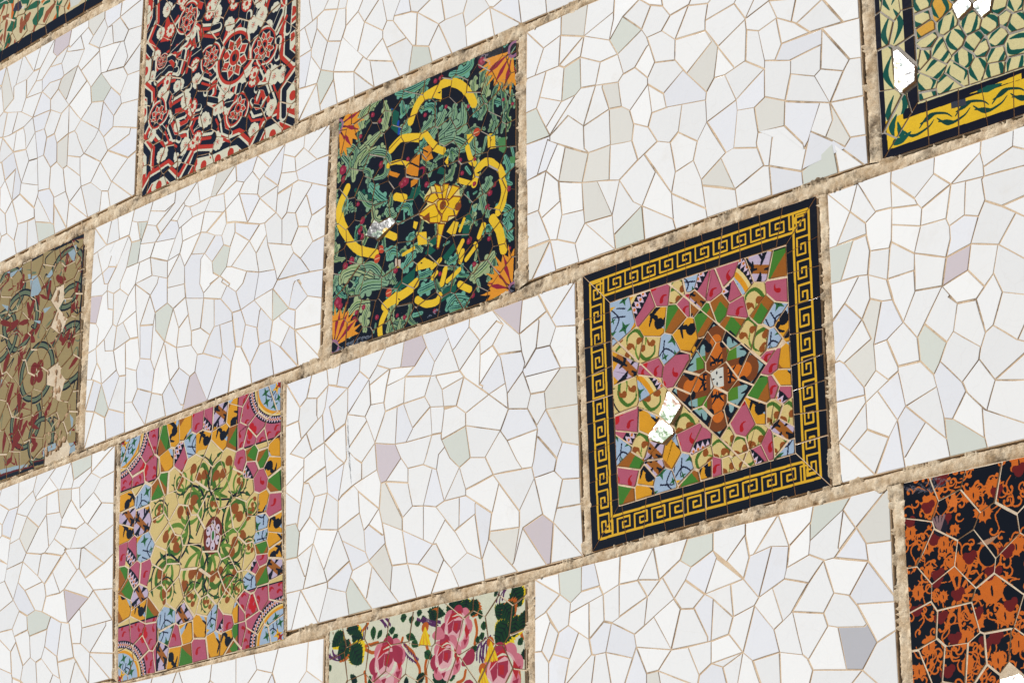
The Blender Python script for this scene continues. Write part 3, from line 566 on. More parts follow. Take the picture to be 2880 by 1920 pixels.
'H':'w1342,-718 1305,-684 1268,-745 1343,-742;b1380,-966 1423,-941 1400,-890 1372,-886 1348,-968;w1493,-1085 1417,-1106 1507,-1190 1505,-1149;w1458,-811 1476,-761 1407,-739 1404,-773;w1519,-894 1532,-839 1458,-811 1455,-887;w1552,-936 1532,-918 1535,-915 1519,-894 1473,-957 1522,-1005 1539,-988;w1552,-936 1594,-939 1615,-919 1580,-878 1519,-894;w1712,-891 1653,-846 1638,-899 1655,-940 1706,-958;w1343,-825 1351,-778 1343,-742 1310,-744 1274,-820 1320,-821;w1326,-629 1248,-629 1305,-684;w1326,-629 1305,-684 1342,-718 1369,-702;w1389,-847 1343,-825 1345,-874 1372,-886 1400,-890;w1389,-847 1400,-890 1423,-941 1455,-887 1455,-846;w1399,-785 1351,-778 1343,-825 1389,-847;w1399,-785 1389,-847 1455,-846 1458,-811 1404,-773;w1322,-911 1345,-874 1343,-825 1320,-821 1281,-868;w1552,-698 1481,-727 1476,-761 1537,-763;w1698,-664 1729,-680 1733,-630 1702,-630;w1630,-685 1623,-654 1552,-698 1631,-704;w1630,-685 1631,-704 1726,-709 1729,-680 1698,-664;w1472,-716 1481,-727 1552,-698 1513,-665 1465,-701;w1409,-705 1369,-702 1342,-718 1343,-742 1351,-778 1399,-785 1404,-773;w1409,-705 1407,-739 1476,-761 1481,-727 1472,-716;w1249,-1141 1249,-1222 1333,-1223 1275,-1163;c1350,-1020 1348,-968 1372,-886 1345,-874 1322,-911 1342,-955 1272,-987 1319,-1047;w1350,-1020 1380,-1046 1404,-1035 1404,-1025 1380,-966 1348,-968;w1626,-630 1623,-654 1630,-685 1698,-664 1702,-630;w1517,-630 1513,-665 1552,-698 1623,-654 1626,-630;w1409,-651 1409,-705 1472,-716 1465,-701;w1411,-629 1326,-629 1369,-702 1409,-705 1409,-651;w1411,-629 1409,-651 1465,-701 1513,-665 1517,-630;w1320,-1062 1248,-1060 1249,-1141 1322,-1077;w1322,-1077 1380,-1046 1350,-1020 1319,-1047;w1457,-1027 1404,-1025 1404,-1035 1417,-1106 1493,-1085 1487,-1061;w1454,-980 1423,-941 1380,-966 1404,-1025 1457,-1027;w1454,-980 1519,-894 1455,-887 1423,-941;w1321,-1131 1322,-1077 1249,-1141 1275,-1163;w1321,-1131 1275,-1163 1333,-1223 1372,-1158;w1599,-1033 1611,-1008 1594,-939 1552,-936 1539,-988;w1699,-1047 1702,-1010 1682,-1039;w1544,-780 1537,-763 1476,-761 1458,-811 1532,-839 1544,-807;w1544,-780 1580,-768 1587,-701 1552,-698 1537,-763;w1593,-1206 1597,-1226 1685,-1227 1687,-1200 1602,-1156 1593,-1148;w1591,-828 1580,-878 1615,-919 1638,-899 1653,-846;p1591,-828 1532,-839 1519,-894 1580,-878;w1612,-779 1580,-768 1544,-780 1544,-807 1532,-839 1591,-828;w1612,-779 1629,-752 1624,-709 1631,-704 1587,-701 1580,-768;w1612,-779 1591,-828 1653,-846 1696,-795 1666,-773 1629,-752;w1248,-819 1248,-896 1281,-868 1320,-821;w1248,-745 1268,-745 1305,-684 1248,-629;g1248,-745 1248,-819 1274,-820 1310,-744;w1404,-1204 1406,-1224 1512,-1225 1507,-1190 1461,-1147 1408,-1203;w1395,-1129 1351,-1061 1322,-1077 1321,-1131 1372,-1158;b1395,-1129 1417,-1106 1404,-1035 1351,-1061;b1395,-1129 1404,-1204 1408,-1203 1461,-1147 1417,-1106;b1395,-1129 1372,-1158 1333,-1223 1406,-1224;w1655,-940 1638,-899 1594,-939 1611,-1008 1630,-998;w1630,-998 1682,-1039 1702,-1010 1706,-958 1655,-940;w1248,-981 1322,-911 1281,-868 1248,-896;w1248,-981 1262,-980 1272,-987 1342,-955 1322,-911;b1248,-981 1248,-1060 1320,-1062 1319,-1047 1272,-987 1262,-980;w1722,-767 1726,-709 1631,-704 1624,-709 1629,-752 1666,-773;w1718,-810 1696,-795 1653,-846 1712,-891;w1718,-810 1722,-767 1666,-773;g1504,-1038 1522,-1005 1473,-957 1454,-980 1457,-1027 1487,-1061;w1626,-1103 1694,-1118 1698,-1067;w1626,-1103 1602,-1156 1687,-1200 1694,-1118;w1593,-1055 1599,-1033 1539,-988 1522,-1005 1504,-1038 1551,-1090;w1593,-1055 1626,-1103 1698,-1067 1699,-1047 1682,-1039 1630,-998 1611,-1008 1599,-1033;g1525,-1155 1505,-1149 1507,-1190 1512,-1225 1597,-1226 1593,-1206;w1559,-1110 1551,-1090 1504,-1038 1487,-1061 1505,-1149 1525,-1155;w1559,-1110 1602,-1156 1626,-1103 1593,-1055 1551,-1090;w1559,-1110 1525,-1155 1593,-1206 1593,-1148',
'P':'w755,-1255 771,-1326 828,-1296 849,-1254;w709,-1315 771,-1326 755,-1255;w512,-1349 507,-1375 568,-1415 569,-1336;w1250,-1615 1282,-1589 1164,-1571 1153,-1600;w661,-1256 657,-1314 709,-1315 755,-1255;w810,-1371 842,-1339 858,-1315 828,-1296 779,-1322;w810,-1371 753,-1398 800,-1473 828,-1395;w1201,-1365 1161,-1402 1119,-1450 1196,-1466 1223,-1432;b477,-1385 459,-1427 509,-1445 537,-1395 507,-1375;w863,-1400 828,-1395 800,-1473 898,-1473 898,-1465;w989,-1509 1023,-1422 967,-1435 954,-1467;w905,-1518 907,-1473 844,-1475 872,-1536;w905,-1518 989,-1509 954,-1467 907,-1473;w905,-1518 936,-1530 989,-1509;w996,-1364 962,-1369 967,-1435 1023,-1422 1035,-1408;w1140,-1538 1153,-1549 1205,-1492 1196,-1466 1119,-1450;w1308,-1385 1227,-1364 1201,-1365 1223,-1432 1260,-1443;w1308,-1385 1364,-1460 1364,-1356 1304,-1351;b1308,-1385 1260,-1443 1276,-1463 1364,-1473 1364,-1460;w1229,-1499 1205,-1492 1153,-1549 1164,-1571 1245,-1583;w666,-1525 692,-1473 616,-1449 630,-1520;w971,-1572 989,-1509 936,-1530 946,-1568;w1083,-1524 1083,-1589 1153,-1600 1164,-1571 1153,-1549 1140,-1538;w1014,-1530 989,-1509 971,-1572 1033,-1582;w1014,-1530 1033,-1582 1083,-1589 1083,-1524;b1071,-1478 1023,-1422 989,-1509 1014,-1530 1083,-1524;g483,-1305 514,-1328 546,-1310 547,-1256 478,-1257;w403,-1257 483,-1305 478,-1257;w634,-1391 616,-1449 692,-1473 703,-1452 698,-1425;w612,-1384 610,-1327 569,-1336 568,-1415;w612,-1384 634,-1391 656,-1383 657,-1314 610,-1327;w698,-1425 703,-1452 800,-1473 753,-1398;w736,-1355 709,-1315 657,-1314 656,-1383;w736,-1355 771,-1326 709,-1315;w736,-1355 726,-1412 810,-1371 779,-1322;w736,-1355 634,-1391 698,-1425 726,-1412;w1323,-1626 1282,-1589 1250,-1615;w600,-1308 585,-1256 547,-1256 546,-1310;w600,-1308 610,-1327 657,-1314 661,-1256 585,-1256;w600,-1308 546,-1310 514,-1328 512,-1349 610,-1327;w1282,-1316 1253,-1274 1237,-1346 1241,-1351;b1282,-1316 1227,-1364 1308,-1385 1304,-1351;w729,-1535 730,-1511 703,-1452 666,-1525;w1071,-1478 1083,-1524 1140,-1538 1119,-1450;b585,-1449 616,-1449 634,-1391 612,-1384 568,-1415 575,-1446;w585,-1449 572,-1511 630,-1520 616,-1449;w1070,-1395 1035,-1408 1023,-1422 1071,-1478 1094,-1465;w1101,-1383 1161,-1402 1201,-1365 1164,-1347 1108,-1362;w1101,-1383 1070,-1395 1094,-1465 1119,-1450 1161,-1402;w953,-1322 996,-1364 1013,-1322 1004,-1277;w493,-1499 509,-1445 459,-1427 446,-1443 445,-1491;w493,-1499 575,-1446 568,-1415 537,-1395 509,-1445;w493,-1499 572,-1511 585,-1449 575,-1446;w403,-1414 403,-1485 445,-1491 446,-1443 425,-1416;w452,-1357 425,-1416 446,-1443 459,-1427 477,-1385;w440,-1334 483,-1305 403,-1257 403,-1345;w440,-1334 477,-1385 507,-1375 514,-1328 483,-1305;w440,-1334 403,-1345 403,-1414 425,-1416 452,-1357;w916,-1390 907,-1473 954,-1467 967,-1435;w894,-1377 842,-1339 810,-1371 828,-1395 863,-1400;w894,-1377 927,-1309 917,-1292 858,-1315 842,-1339;w894,-1377 996,-1364 927,-1309;w894,-1377 916,-1390 967,-1435 962,-1369;b894,-1377 863,-1400 898,-1465 898,-1473 907,-1473 916,-1390;c1364,-1251 1282,-1316 1304,-1351 1364,-1356;w1364,-1251 1272,-1252 1253,-1274 1282,-1316;w1298,-1504 1276,-1463 1260,-1443 1223,-1432 1196,-1466 1205,-1492 1229,-1499 1291,-1508;d1319,-1543 1298,-1504 1291,-1508 1229,-1499 1245,-1583 1282,-1589;w1319,-1543 1364,-1527 1364,-1473 1276,-1463;w1319,-1543 1282,-1589 1323,-1626 1364,-1632 1364,-1527;w1072,-1313 1116,-1321 1090,-1253 1024,-1321;w1072,-1313 1035,-1408 1101,-1383 1108,-1362 1116,-1321;b1072,-1313 1013,-1322 996,-1364 1035,-1408;w1005,-1253 1004,-1277 1013,-1322 1024,-1321 1090,-1253;w918,-1254 917,-1292 953,-1322 1004,-1277 1005,-1253;g918,-1254 849,-1254 828,-1296 858,-1315 917,-1292;w866,-1556 946,-1568 936,-1530 905,-1518 872,-1536;w762,-1510 800,-1473 703,-1452 730,-1511;w762,-1510 866,-1556 872,-1536 844,-1475 800,-1473;w762,-1510 768,-1541 866,-1556;c762,-1510 730,-1511 729,-1535 768,-1541;w1169,-1320 1164,-1347 1201,-1365 1227,-1364 1241,-1351 1237,-1346 1253,-1274;w1171,-1284 1179,-1252 1090,-1253 1116,-1321;g1171,-1284 1169,-1320 1253,-1274 1272,-1252 1179,-1252;w1171,-1284 1116,-1321 1108,-1362 1164,-1347 1169,-1320',
'C':'w-909,-320 -883,-378 -843,-352 -857,-303;w-863,-266 -937,-257 -935,-298 -909,-320 -857,-303;w-1255,-512 -1298,-500 -1300,-602;w-785,-94 -799,-146 -775,-153 -708,-118;b-657,-415 -710,-413 -696,-491 -660,-522 -644,-487;w-1224,-61 -1165,-63 -1165,-54 -1177,3 -1206,3;b-405,-378 -400,-375 -405,-368 -419,-383 -437,-440 -411,-451 -365,-428;w-909,-131 -998,-117 -1017,-153 -940,-184;w-348,-294 -304,-291 -300,-217 -353,-227 -368,-252;b-348,-294 -395,-325 -358,-369 -308,-377 -304,-291;w-1109,-27 -1119,-64 -1105,-87 -1066,-92 -1082,-38;w-1101,2 -1177,3 -1165,-54 -1165,-63 -1119,-64;b-1224,-444 -1262,-425 -1298,-500 -1255,-512;w-1285,4 -1224,-61 -1206,3;w-1285,4 -1287,-71 -1224,-61;b-1142,-443 -1156,-422 -1224,-444 -1189,-519;w-422,-56 -416,-95 -337,-87 -389,-41;w-1263,-77 -1265,-68 -1287,-71 -1289,-151 -1239,-135;w-829,-399 -843,-352 -883,-378 -891,-428 -828,-437;w-1162,-304 -1180,-292 -1218,-324 -1212,-357 -1172,-366;w-1162,-304 -1172,-366 -1097,-353 -1133,-299;w-1016,1 -1101,2 -1109,-27 -1082,-38 -1035,-49;w-1016,1 -1025,-23 -959,-43 -918,-32 -915,-1;w-1256,-339 -1249,-381 -1231,-404 -1224,-444 -1156,-422 -1172,-366 -1212,-357 -1218,-324;w-943,-398 -891,-428 -883,-378 -909,-320;w-984,-357 -987,-310 -995,-341 -1003,-431 -985,-466 -943,-398;g-984,-357 -943,-398 -909,-320 -935,-298 -987,-310;b-917,-510 -949,-537 -934,-598 -862,-598 -857,-585 -870,-581;w-878,-484 -891,-428 -943,-398 -947,-405 -941,-408 -917,-510;w-878,-484 -832,-517 -810,-510 -801,-468 -828,-437 -891,-428;b-878,-484 -917,-510 -870,-581 -857,-585 -832,-517;w-1181,-208 -1180,-292 -1162,-304 -1111,-231 -1151,-203;w-1115,-547 -1112,-448 -1142,-443 -1189,-519;w-1112,-600 -1024,-599 -1082,-526 -1114,-520;b-401,-594 -468,-530 -509,-503 -493,-594;b-413,-501 -433,-487 -468,-530 -401,-594;b-413,-501 -411,-451 -437,-440 -472,-450 -469,-460;w-413,-501 -315,-509 -312,-446 -365,-428 -411,-451;w-413,-501 -319,-593 -315,-509;w-413,-501 -401,-594 -319,-593;w-780,-326 -849,-308 -857,-303 -829,-399 -791,-401;w-1074,-283 -1133,-299 -1097,-353 -1061,-358;w-933,-75 -977,-101 -998,-117 -909,-131 -894,-109 -903,-86;w-876,-42 -821,-2 -915,-1 -918,-32 -995,-73 -977,-101;w-876,-42 -933,-75 -903,-86 -872,-53;b-499,-457 -545,-412 -550,-418 -559,-459 -550,-503 -509,-503;w-499,-457 -509,-503 -468,-530 -433,-487 -469,-460 -472,-450;g-499,-375 -499,-457 -437,-440;w-750,-430 -733,-413 -736,-340 -780,-326 -791,-401;b-297,-168 -293,-88 -337,-87 -416,-95 -406,-121;b-781,-207 -837,-194 -865,-220 -863,-266 -857,-303 -849,-308 -780,-326 -781,-312 -798,-283 -796,-218;w-781,-207 -796,-218 -798,-283 -781,-312 -752,-298 -754,-295 -714,-286 -743,-268 -748,-239;w-738,-171 -775,-153 -799,-146 -837,-194 -781,-207;w-738,-171 -710,-179 -691,-151 -697,-114 -775,-153;w-738,-171 -781,-207 -748,-239 -701,-206 -710,-179;w-1205,-539 -1255,-512 -1300,-602 -1197,-601;g-1205,-539 -1189,-519 -1224,-444 -1255,-512;b-1205,-539 -1197,-601 -1112,-600 -1115,-547 -1189,-519;w-706,-68 -655,-50 -661,-5 -738,-61 -738,-65;w-706,-68 -697,-114 -643,-87 -624,-62 -655,-50;w-779,-471 -750,-430 -791,-401 -829,-399 -828,-437 -801,-468;w-1172,-137 -1184,-70 -1212,-126;w-572,-385 -499,-457 -499,-375;b-572,-385 -625,-396 -605,-440 -559,-459 -550,-418 -545,-412;w-298,-10 -386,-9 -389,-41 -371,-57;w-371,-57 -337,-87 -293,-88 -289,-10 -298,-10;w-605,-302 -668,-273 -688,-268 -714,-286 -674,-316 -678,-322 -646,-344 -620,-330;b-703,-503 -696,-491 -710,-413 -733,-413 -750,-430 -779,-471;p-759,-597 -810,-510 -832,-517 -862,-598;w-759,-597 -703,-503 -779,-471 -801,-468 -810,-510;b-759,-597 -673,-596 -660,-522 -696,-491;g-674,-219 -701,-206 -748,-239 -743,-268 -714,-286 -688,-268;w-1273,-420 -1295,-415 -1298,-500 -1262,-425;w-1273,-420 -1249,-381 -1256,-339 -1294,-343 -1295,-415;w-1273,-420 -1224,-444 -1231,-404 -1249,-381;w-587,-547 -621,-493 -644,-487 -660,-522 -673,-596 -580,-595;b-587,-547 -550,-503 -559,-459 -605,-440 -621,-493;b-587,-547 -580,-595 -493,-594 -509,-503 -550,-503;w-1066,-103 -1074,-153 -1017,-153 -998,-117;g-1035,-49 -1082,-38 -1066,-92 -1105,-87 -1125,-152 -1074,-153 -1066,-103;w-1038,-58 -995,-73 -918,-32 -959,-43 -1025,-23;w-1038,-58 -1066,-103 -998,-117 -977,-101 -995,-73;w-491,-180 -468,-204 -449,-192 -428,-124 -487,-133;w-655,-186 -674,-219 -688,-268 -668,-273 -596,-225;w-656,-158 -691,-151 -710,-179 -701,-206 -674,-219 -655,-186;w-656,-158 -605,-175 -643,-87 -697,-114 -691,-151;b-656,-158 -655,-186 -596,-225 -555,-192;b-557,-124 -568,-111 -643,-87 -605,-175;w-557,-124 -485,-112 -539,-72 -543,-64 -562,-75 -568,-111;w-557,-124 -491,-180 -485,-112;w-557,-124 -605,-175 -555,-192 -536,-195 -491,-180;b-995,-521 -1059,-496 -1082,-526 -1024,-599;b-995,-521 -985,-466 -1003,-431 -1050,-417 -1065,-446 -1059,-496;w-995,-521 -949,-537 -917,-510 -941,-408 -947,-405 -985,-466;w-995,-521 -1024,-599 -934,-598 -949,-537;b-483,-357 -499,-375 -437,-440 -419,-383 -405,-368 -390,-391 -393,-393 -365,-428 -312,-446 -308,-377 -358,-369;w-421,-303 -395,-325 -348,-294 -368,-252 -404,-242 -431,-281;b-421,-303 -483,-357 -358,-369 -395,-325;b-555,-318 -605,-302 -620,-330 -646,-344 -625,-396 -572,-385;b-555,-318 -572,-385 -499,-375 -483,-357 -491,-328;w-568,-265 -596,-225 -668,-273 -605,-302 -555,-318;w-568,-265 -527,-227 -536,-195 -555,-192 -596,-225;w-474,-83 -485,-112 -487,-133 -406,-121 -416,-95;w-706,-303 -678,-322 -674,-316 -701,-296;w-1082,-208 -1111,-231 -1162,-304 -1133,-299 -1074,-283;w-1065,-153 -1125,-152 -1152,-189 -1151,-203 -1111,-231 -1082,-208;w-1082,-208 -1006,-205 -1017,-153 -1065,-153;w-468,-35 -474,-83 -416,-95 -422,-56;w-660,-394 -644,-487 -621,-493 -605,-440 -625,-396;b-708,-347 -736,-340 -733,-413 -657,-415 -660,-394;w-708,-347 -684,-318 -706,-303 -701,-296 -714,-286 -752,-298 -781,-312 -780,-326;b-708,-347 -660,-394 -625,-396 -646,-344 -684,-318;w-837,-94 -884,-106 -876,-148 -799,-146 -785,-94;w-851,-62 -872,-53 -903,-86 -894,-109 -837,-94;w-806,-63 -821,-2 -876,-42 -872,-53 -851,-62 -834,-64;w-762,-62 -740,-4 -821,-2 -806,-63;c-762,-62 -738,-65 -738,-61 -661,-5 -740,-4;w-762,-62 -785,-94 -708,-118 -697,-114 -706,-68;w-762,-62 -834,-64 -851,-62 -837,-94 -785,-94;w-1260,-271 -1291,-261 -1294,-343 -1256,-339 -1252,-331 -1246,-288;p-1234,-199 -1290,-188 -1291,-261 -1260,-271;w-1118,-357 -1172,-366 -1156,-422 -1142,-443 -1112,-448;w-1113,-427 -1065,-446 -1050,-417 -1061,-358 -1097,-353 -1118,-357;w-1113,-427 -1114,-520 -1082,-526 -1059,-496 -1065,-446;w-376,-168 -416,-203 -404,-242 -368,-252 -353,-227 -372,-172;w-358,-152 -354,-143 -406,-121 -428,-124 -449,-192 -416,-203;b-358,-152 -376,-168 -372,-172 -353,-227 -300,-217 -297,-168 -354,-143;w-938,-231 -940,-184 -1017,-153 -1006,-205;w-887,-178 -876,-148 -884,-106 -894,-109 -909,-131 -940,-184;w-887,-178 -865,-220 -837,-194 -799,-146 -876,-148;w-887,-178 -938,-231 -937,-257 -863,-266 -865,-220;w-887,-178 -940,-184 -938,-231;w-1054,-329 -1012,-257 -1082,-208 -1074,-283 -1050,-417;b-1050,-417 -1003,-431 -995,-341 -1054,-329;w-1012,-257 -984,-234 -977,-216 -1006,-205 -1082,-208;b-1012,-257 -987,-310 -935,-298 -938,-231 -977,-216 -984,-234;w-1012,-257 -1054,-329 -995,-341 -987,-310;w-462,-8 -468,-35 -422,-56 -389,-41 -386,-9;b-522,-51 -543,-64 -539,-72 -485,-112 -474,-83 -462,-8;w-1212,-192 -1205,-244 -1180,-253 -1181,-208;w-1212,-192 -1234,-199 -1260,-271 -1246,-288 -1252,-331 -1256,-339 -1218,-324 -1180,-292 -1180,-253 -1205,-244;w-1209,-174 -1227,-169 -1239,-135 -1289,-151 -1290,-188 -1234,-199 -1212,-192;b-1209,-174 -1172,-137 -1212,-126 -1239,-135 -1227,-169;w-1172,-137 -1209,-174 -1212,-192 -1181,-208 -1151,-203 -1152,-189 -1125,-152 -1105,-87 -1119,-64;w-1119,-64 -1224,-61 -1265,-68 -1263,-77 -1239,-135 -1212,-126 -1184,-70 -1172,-137;w-523,-251 -527,-227 -568,-265 -555,-318 -491,-328;w-523,-251 -491,-328 -483,-357 -421,-303 -431,-281;w-466,-269 -468,-204 -491,-180 -536,-195 -523,-251;w-466,-269 -431,-281 -404,-242 -416,-203 -449,-192 -468,-204;w-571,-6 -522,-51 -462,-8;b-590,-44 -571,-6 -661,-5 -655,-50 -624,-62;w-590,-44 -562,-75 -522,-51 -571,-6;w-590,-44 -624,-62 -643,-87 -568,-111 -562,-75',
'A':'w-1568,485 -1530,500 -1471,493 -1460,498 -1475,540 -1533,548 -1571,523;w-1610,422 -1520,416 -1522,447 -1568,485;w-1443,583 -1451,571 -1442,564 -1364,545 -1386,593 -1435,575;w-1651,493 -1670,457 -1610,422 -1568,485;w-1500,569 -1533,548 -1475,540 -1443,583;w-1485,467 -1471,493 -1530,500 -1568,485 -1522,447;w-1603,529 -1651,493 -1568,485 -1571,523;w-1747,480 -1766,410 -1737,406 -1713,406 -1713,415 -1691,464;w-1787,575 -1766,628 -1839,628 -1835,580 -1808,582;w-1617,564 -1653,550 -1651,493 -1603,529 -1585,561;w-1669,628 -1617,564 -1589,628;w-1276,445 -1225,387 -1183,351 -1150,399 -1170,428;g-1276,445 -1323,419 -1316,372 -1260,358 -1225,387;w-1508,242 -1546,290 -1577,291 -1566,191 -1511,182;w-1366,338 -1427,400 -1425,316 -1395,315;w-1278,283 -1366,338 -1395,315 -1383,301 -1378,289 -1345,233 -1295,264;w-1278,283 -1260,358 -1316,372 -1366,338;w-1392,506 -1364,545 -1442,564 -1451,571 -1475,540 -1460,498;w-1392,506 -1460,498 -1471,493 -1485,467 -1445,421 -1440,425;w-1681,628 -1710,552 -1653,550 -1617,564 -1669,628;w-1419,40 -1484,127 -1484,71 -1476,39;w-1806,553 -1787,575 -1808,582 -1835,580 -1833,551;w-1515,628 -1589,628 -1617,564 -1585,561;p-1515,628 -1522,589 -1500,569 -1443,583 -1433,628;w-1515,628 -1585,561 -1603,529 -1571,523 -1500,569 -1522,589;b-1595,373 -1548,368 -1520,416 -1610,422;w-1595,373 -1577,291 -1546,290 -1534,338 -1548,368;w-1191,508 -1192,505 -1250,441 -1170,428 -1153,453 -1174,505;w-1096,394 -1150,399 -1183,351 -1175,324 -1098,313;w-1094,474 -1093,523 -1154,532 -1174,505 -1153,453 -1170,428;w-1094,474 -1170,428 -1150,399 -1096,394;w-1349,606 -1350,628 -1433,628 -1443,583 -1435,575;w-1349,606 -1321,571 -1271,605 -1272,628 -1350,628;c-1445,219 -1426,222 -1425,316 -1481,305 -1478,249;c-1766,628 -1787,575 -1768,489 -1717,512;w-1717,512 -1720,549 -1710,552 -1681,628 -1766,628;w-1768,489 -1747,480 -1670,457 -1651,493 -1653,550 -1710,552 -1720,549 -1717,512;w-1232,208 -1254,254 -1278,283 -1295,264 -1345,233 -1265,185;b-1232,208 -1137,159 -1102,167 -1100,232 -1128,241 -1134,224;w-1821,416 -1813,317 -1787,319 -1776,337 -1779,371 -1766,410 -1795,418;w-1826,473 -1800,475 -1768,489 -1787,575 -1806,553 -1833,551;w-1826,473 -1821,416 -1795,418 -1766,410 -1747,480 -1768,489 -1800,475;w-1749,110 -1772,149 -1798,146 -1792,71 -1766,74;w-1749,110 -1721,111 -1734,172 -1764,197 -1802,194 -1798,146 -1772,149;w-1657,407 -1610,422 -1670,457 -1691,464 -1713,415 -1713,406;w-1581,117 -1584,147 -1661,210 -1700,201 -1666,123 -1615,117;w-1363,228 -1425,251 -1426,222 -1360,173;w-1363,228 -1345,233 -1378,289 -1383,301 -1395,315 -1425,316 -1425,251;w-1196,583 -1091,603 -1091,625 -1099,628 -1191,628;w-1196,583 -1154,532 -1093,523 -1091,603;w-1765,257 -1783,272 -1809,270 -1802,194 -1764,197;w-1742,274 -1700,201 -1688,292;w-1742,274 -1765,257 -1764,197 -1734,172 -1700,201;w-1292,523 -1288,514 -1276,445 -1250,441 -1192,505 -1191,508 -1223,515;w-1318,42 -1410,112 -1419,52 -1419,40;w-1354,142 -1309,140 -1265,185 -1345,233 -1363,228 -1360,173;w-1354,142 -1318,42 -1265,43 -1256,100 -1309,140;w-1354,142 -1410,112 -1318,42;w-1656,241 -1661,210 -1584,147 -1569,176 -1566,191 -1567,208;w-1621,297 -1656,241 -1567,208 -1577,291;w-1343,444 -1427,400 -1366,338 -1316,372 -1323,419;w-1392,506 -1440,425 -1445,421 -1427,400 -1343,444;w-1375,485 -1288,514 -1292,523 -1342,553 -1321,571 -1349,606 -1386,593 -1364,545 -1392,506;w-1375,485 -1323,419 -1276,445 -1288,514;w-1486,148 -1511,182 -1566,191 -1569,176 -1500,80 -1484,71;w-1429,149 -1445,219 -1478,249 -1508,242 -1511,182 -1486,148;w-1429,149 -1410,112 -1354,142 -1360,173 -1426,222 -1445,219;w-1429,149 -1486,148 -1484,127 -1419,40 -1419,52 -1410,112;w-1683,80 -1721,111 -1749,110 -1766,74 -1792,71 -1789,34 -1669,36;w-1683,80 -1666,123 -1700,201 -1734,172 -1721,111;w-1639,336 -1621,297 -1577,291 -1595,373;w-1639,336 -1595,373 -1610,422 -1657,407 -1647,383;b-1495,338 -1534,338 -1546,290 -1508,242 -1478,249 -1481,305;w-1464,387 -1520,416 -1548,368 -1534,338 -1495,338;w-1464,387 -1427,400 -1485,467 -1522,447 -1520,416;w-1464,387 -1495,338 -1481,305 -1425,316 -1427,400;w-1575,104 -1500,80 -1569,176 -1584,147 -1581,117;w-1226,91 -1256,100 -1265,43 -1215,44;w-1210,113 -1265,185 -1309,140 -1256,100 -1226,91;w-1210,113 -1137,159 -1232,208 -1265,185;w-1210,113 -1117,45 -1105,46 -1102,167 -1137,159;w-1210,113 -1226,91 -1215,44 -1117,45;w-1254,571 -1271,605 -1321,571 -1342,553 -1292,523;w-1254,571 -1196,583 -1191,628 -1272,628 -1271,605;w-1254,571 -1232,571 -1223,515 -1174,505 -1154,532 -1196,583;w-1254,571 -1292,523 -1223,515 -1232,571;g-1558,38 -1476,39 -1484,71 -1500,80 -1575,104;w-1616,37 -1615,117 -1666,123 -1683,80 -1669,36;w-1616,37 -1558,38 -1575,104 -1581,117 -1615,117;w-1764,336 -1776,337 -1787,319 -1813,317 -1809,270 -1783,272 -1765,257 -1742,274;w-1704,348 -1766,410 -1779,371 -1776,337 -1764,336;w-1704,348 -1693,407 -1737,406 -1766,410;w-1704,348 -1639,336 -1647,383 -1657,407 -1693,407;w-1704,348 -1656,241 -1621,297 -1639,336;w-1704,348 -1764,336 -1742,274 -1688,292 -1700,201 -1661,210 -1656,241;w-1211,269 -1254,254 -1232,208 -1134,224 -1128,241;w-1209,300 -1260,358 -1278,283 -1254,254 -1211,269;w-1209,300 -1175,324 -1183,351 -1225,387 -1260,358;w-1209,300 -1211,269 -1100,232 -1098,313 -1175,324',
'B':'w-414,36 -341,112 -413,120;w-414,36 -327,35 -341,112;w-157,212 -90,167 -75,187 -91,250 -102,254;w6,217 14,240 -17,251 -25,227 -48,191 13,181;w6,217 13,181 36,171 85,189 93,212 14,240;w-364,192 -363,208 -412,204 -413,120 -388,117;w-364,192 -388,117 -341,112 -325,142;g-276,121 -325,142 -341,112 -329,52 -276,101;w328,105 335,128 275,149 268,126 285,99 296,95;w-123,32 -137,105 -152,114 -162,123 -198,96;w-31,30 -55,76 -137,105 -123,32;w-341,257 -340,288 -391,278 -363,208;w-341,257 -363,208 -364,192 -325,142 -299,209;w-412,274 -412,204 -363,208 -391,278;w-411,388 -412,274 -359,284 -374,348 -365,372;w-246,330 -262,281 -229,273 -213,319;w-90,148 -90,167 -157,212 -184,143 -152,114;w-90,148 -152,114 -137,105 -55,76;w130,199 93,212 85,189 36,171 111,116 133,119 122,176;w-6,122 -52,179 -75,187 -90,167 -90,148 -75,118 -9,119;w17,93 -6,122 -9,119 -75,118 -31,30 2,30;w17,93 29,89 36,171 13,181 -48,191 -52,179;w468,23 571,21 571,45 473,80 466,58;w387,24 285,99 298,25;w387,24 380,87 388,109 335,128 328,105 296,95 285,99;w387,24 468,23 466,58 473,80 388,109 380,87;w-162,275 -153,298 -213,319 -229,273 -229,225 -181,248;w-162,275 -181,248 -157,212 -102,254 -91,250 -75,187 -52,179 -48,191 -25,227 -17,251 -153,298;g74,73 17,93 2,30 86,28;w74,73 111,116 36,171 29,89;w-263,34 -276,101 -329,52 -327,35;w-197,33 -198,96 -276,121 -276,101 -263,34;w-197,33 -123,32 -198,96;w-315,297 -295,321 -287,345 -365,372 -374,348 -359,284;w-315,297 -262,281 -246,330 -287,345 -295,321;w-315,297 -340,288 -341,257 -299,209 -262,281;w195,116 210,146 218,169 130,199 122,176 133,119;w195,116 202,79 285,99 268,126 275,149 218,169 210,146;w205,27 298,25 285,99 202,79;w155,27 111,116 74,73 86,28;w155,27 205,27 202,79 195,116 133,119 111,116;w-241,201 -184,143 -157,212 -181,248 -229,225;w-247,192 -299,209 -325,142 -276,121;w-247,192 -229,225 -229,273 -262,281 -299,209;w-247,192 -276,121 -198,96 -162,123 -241,201',
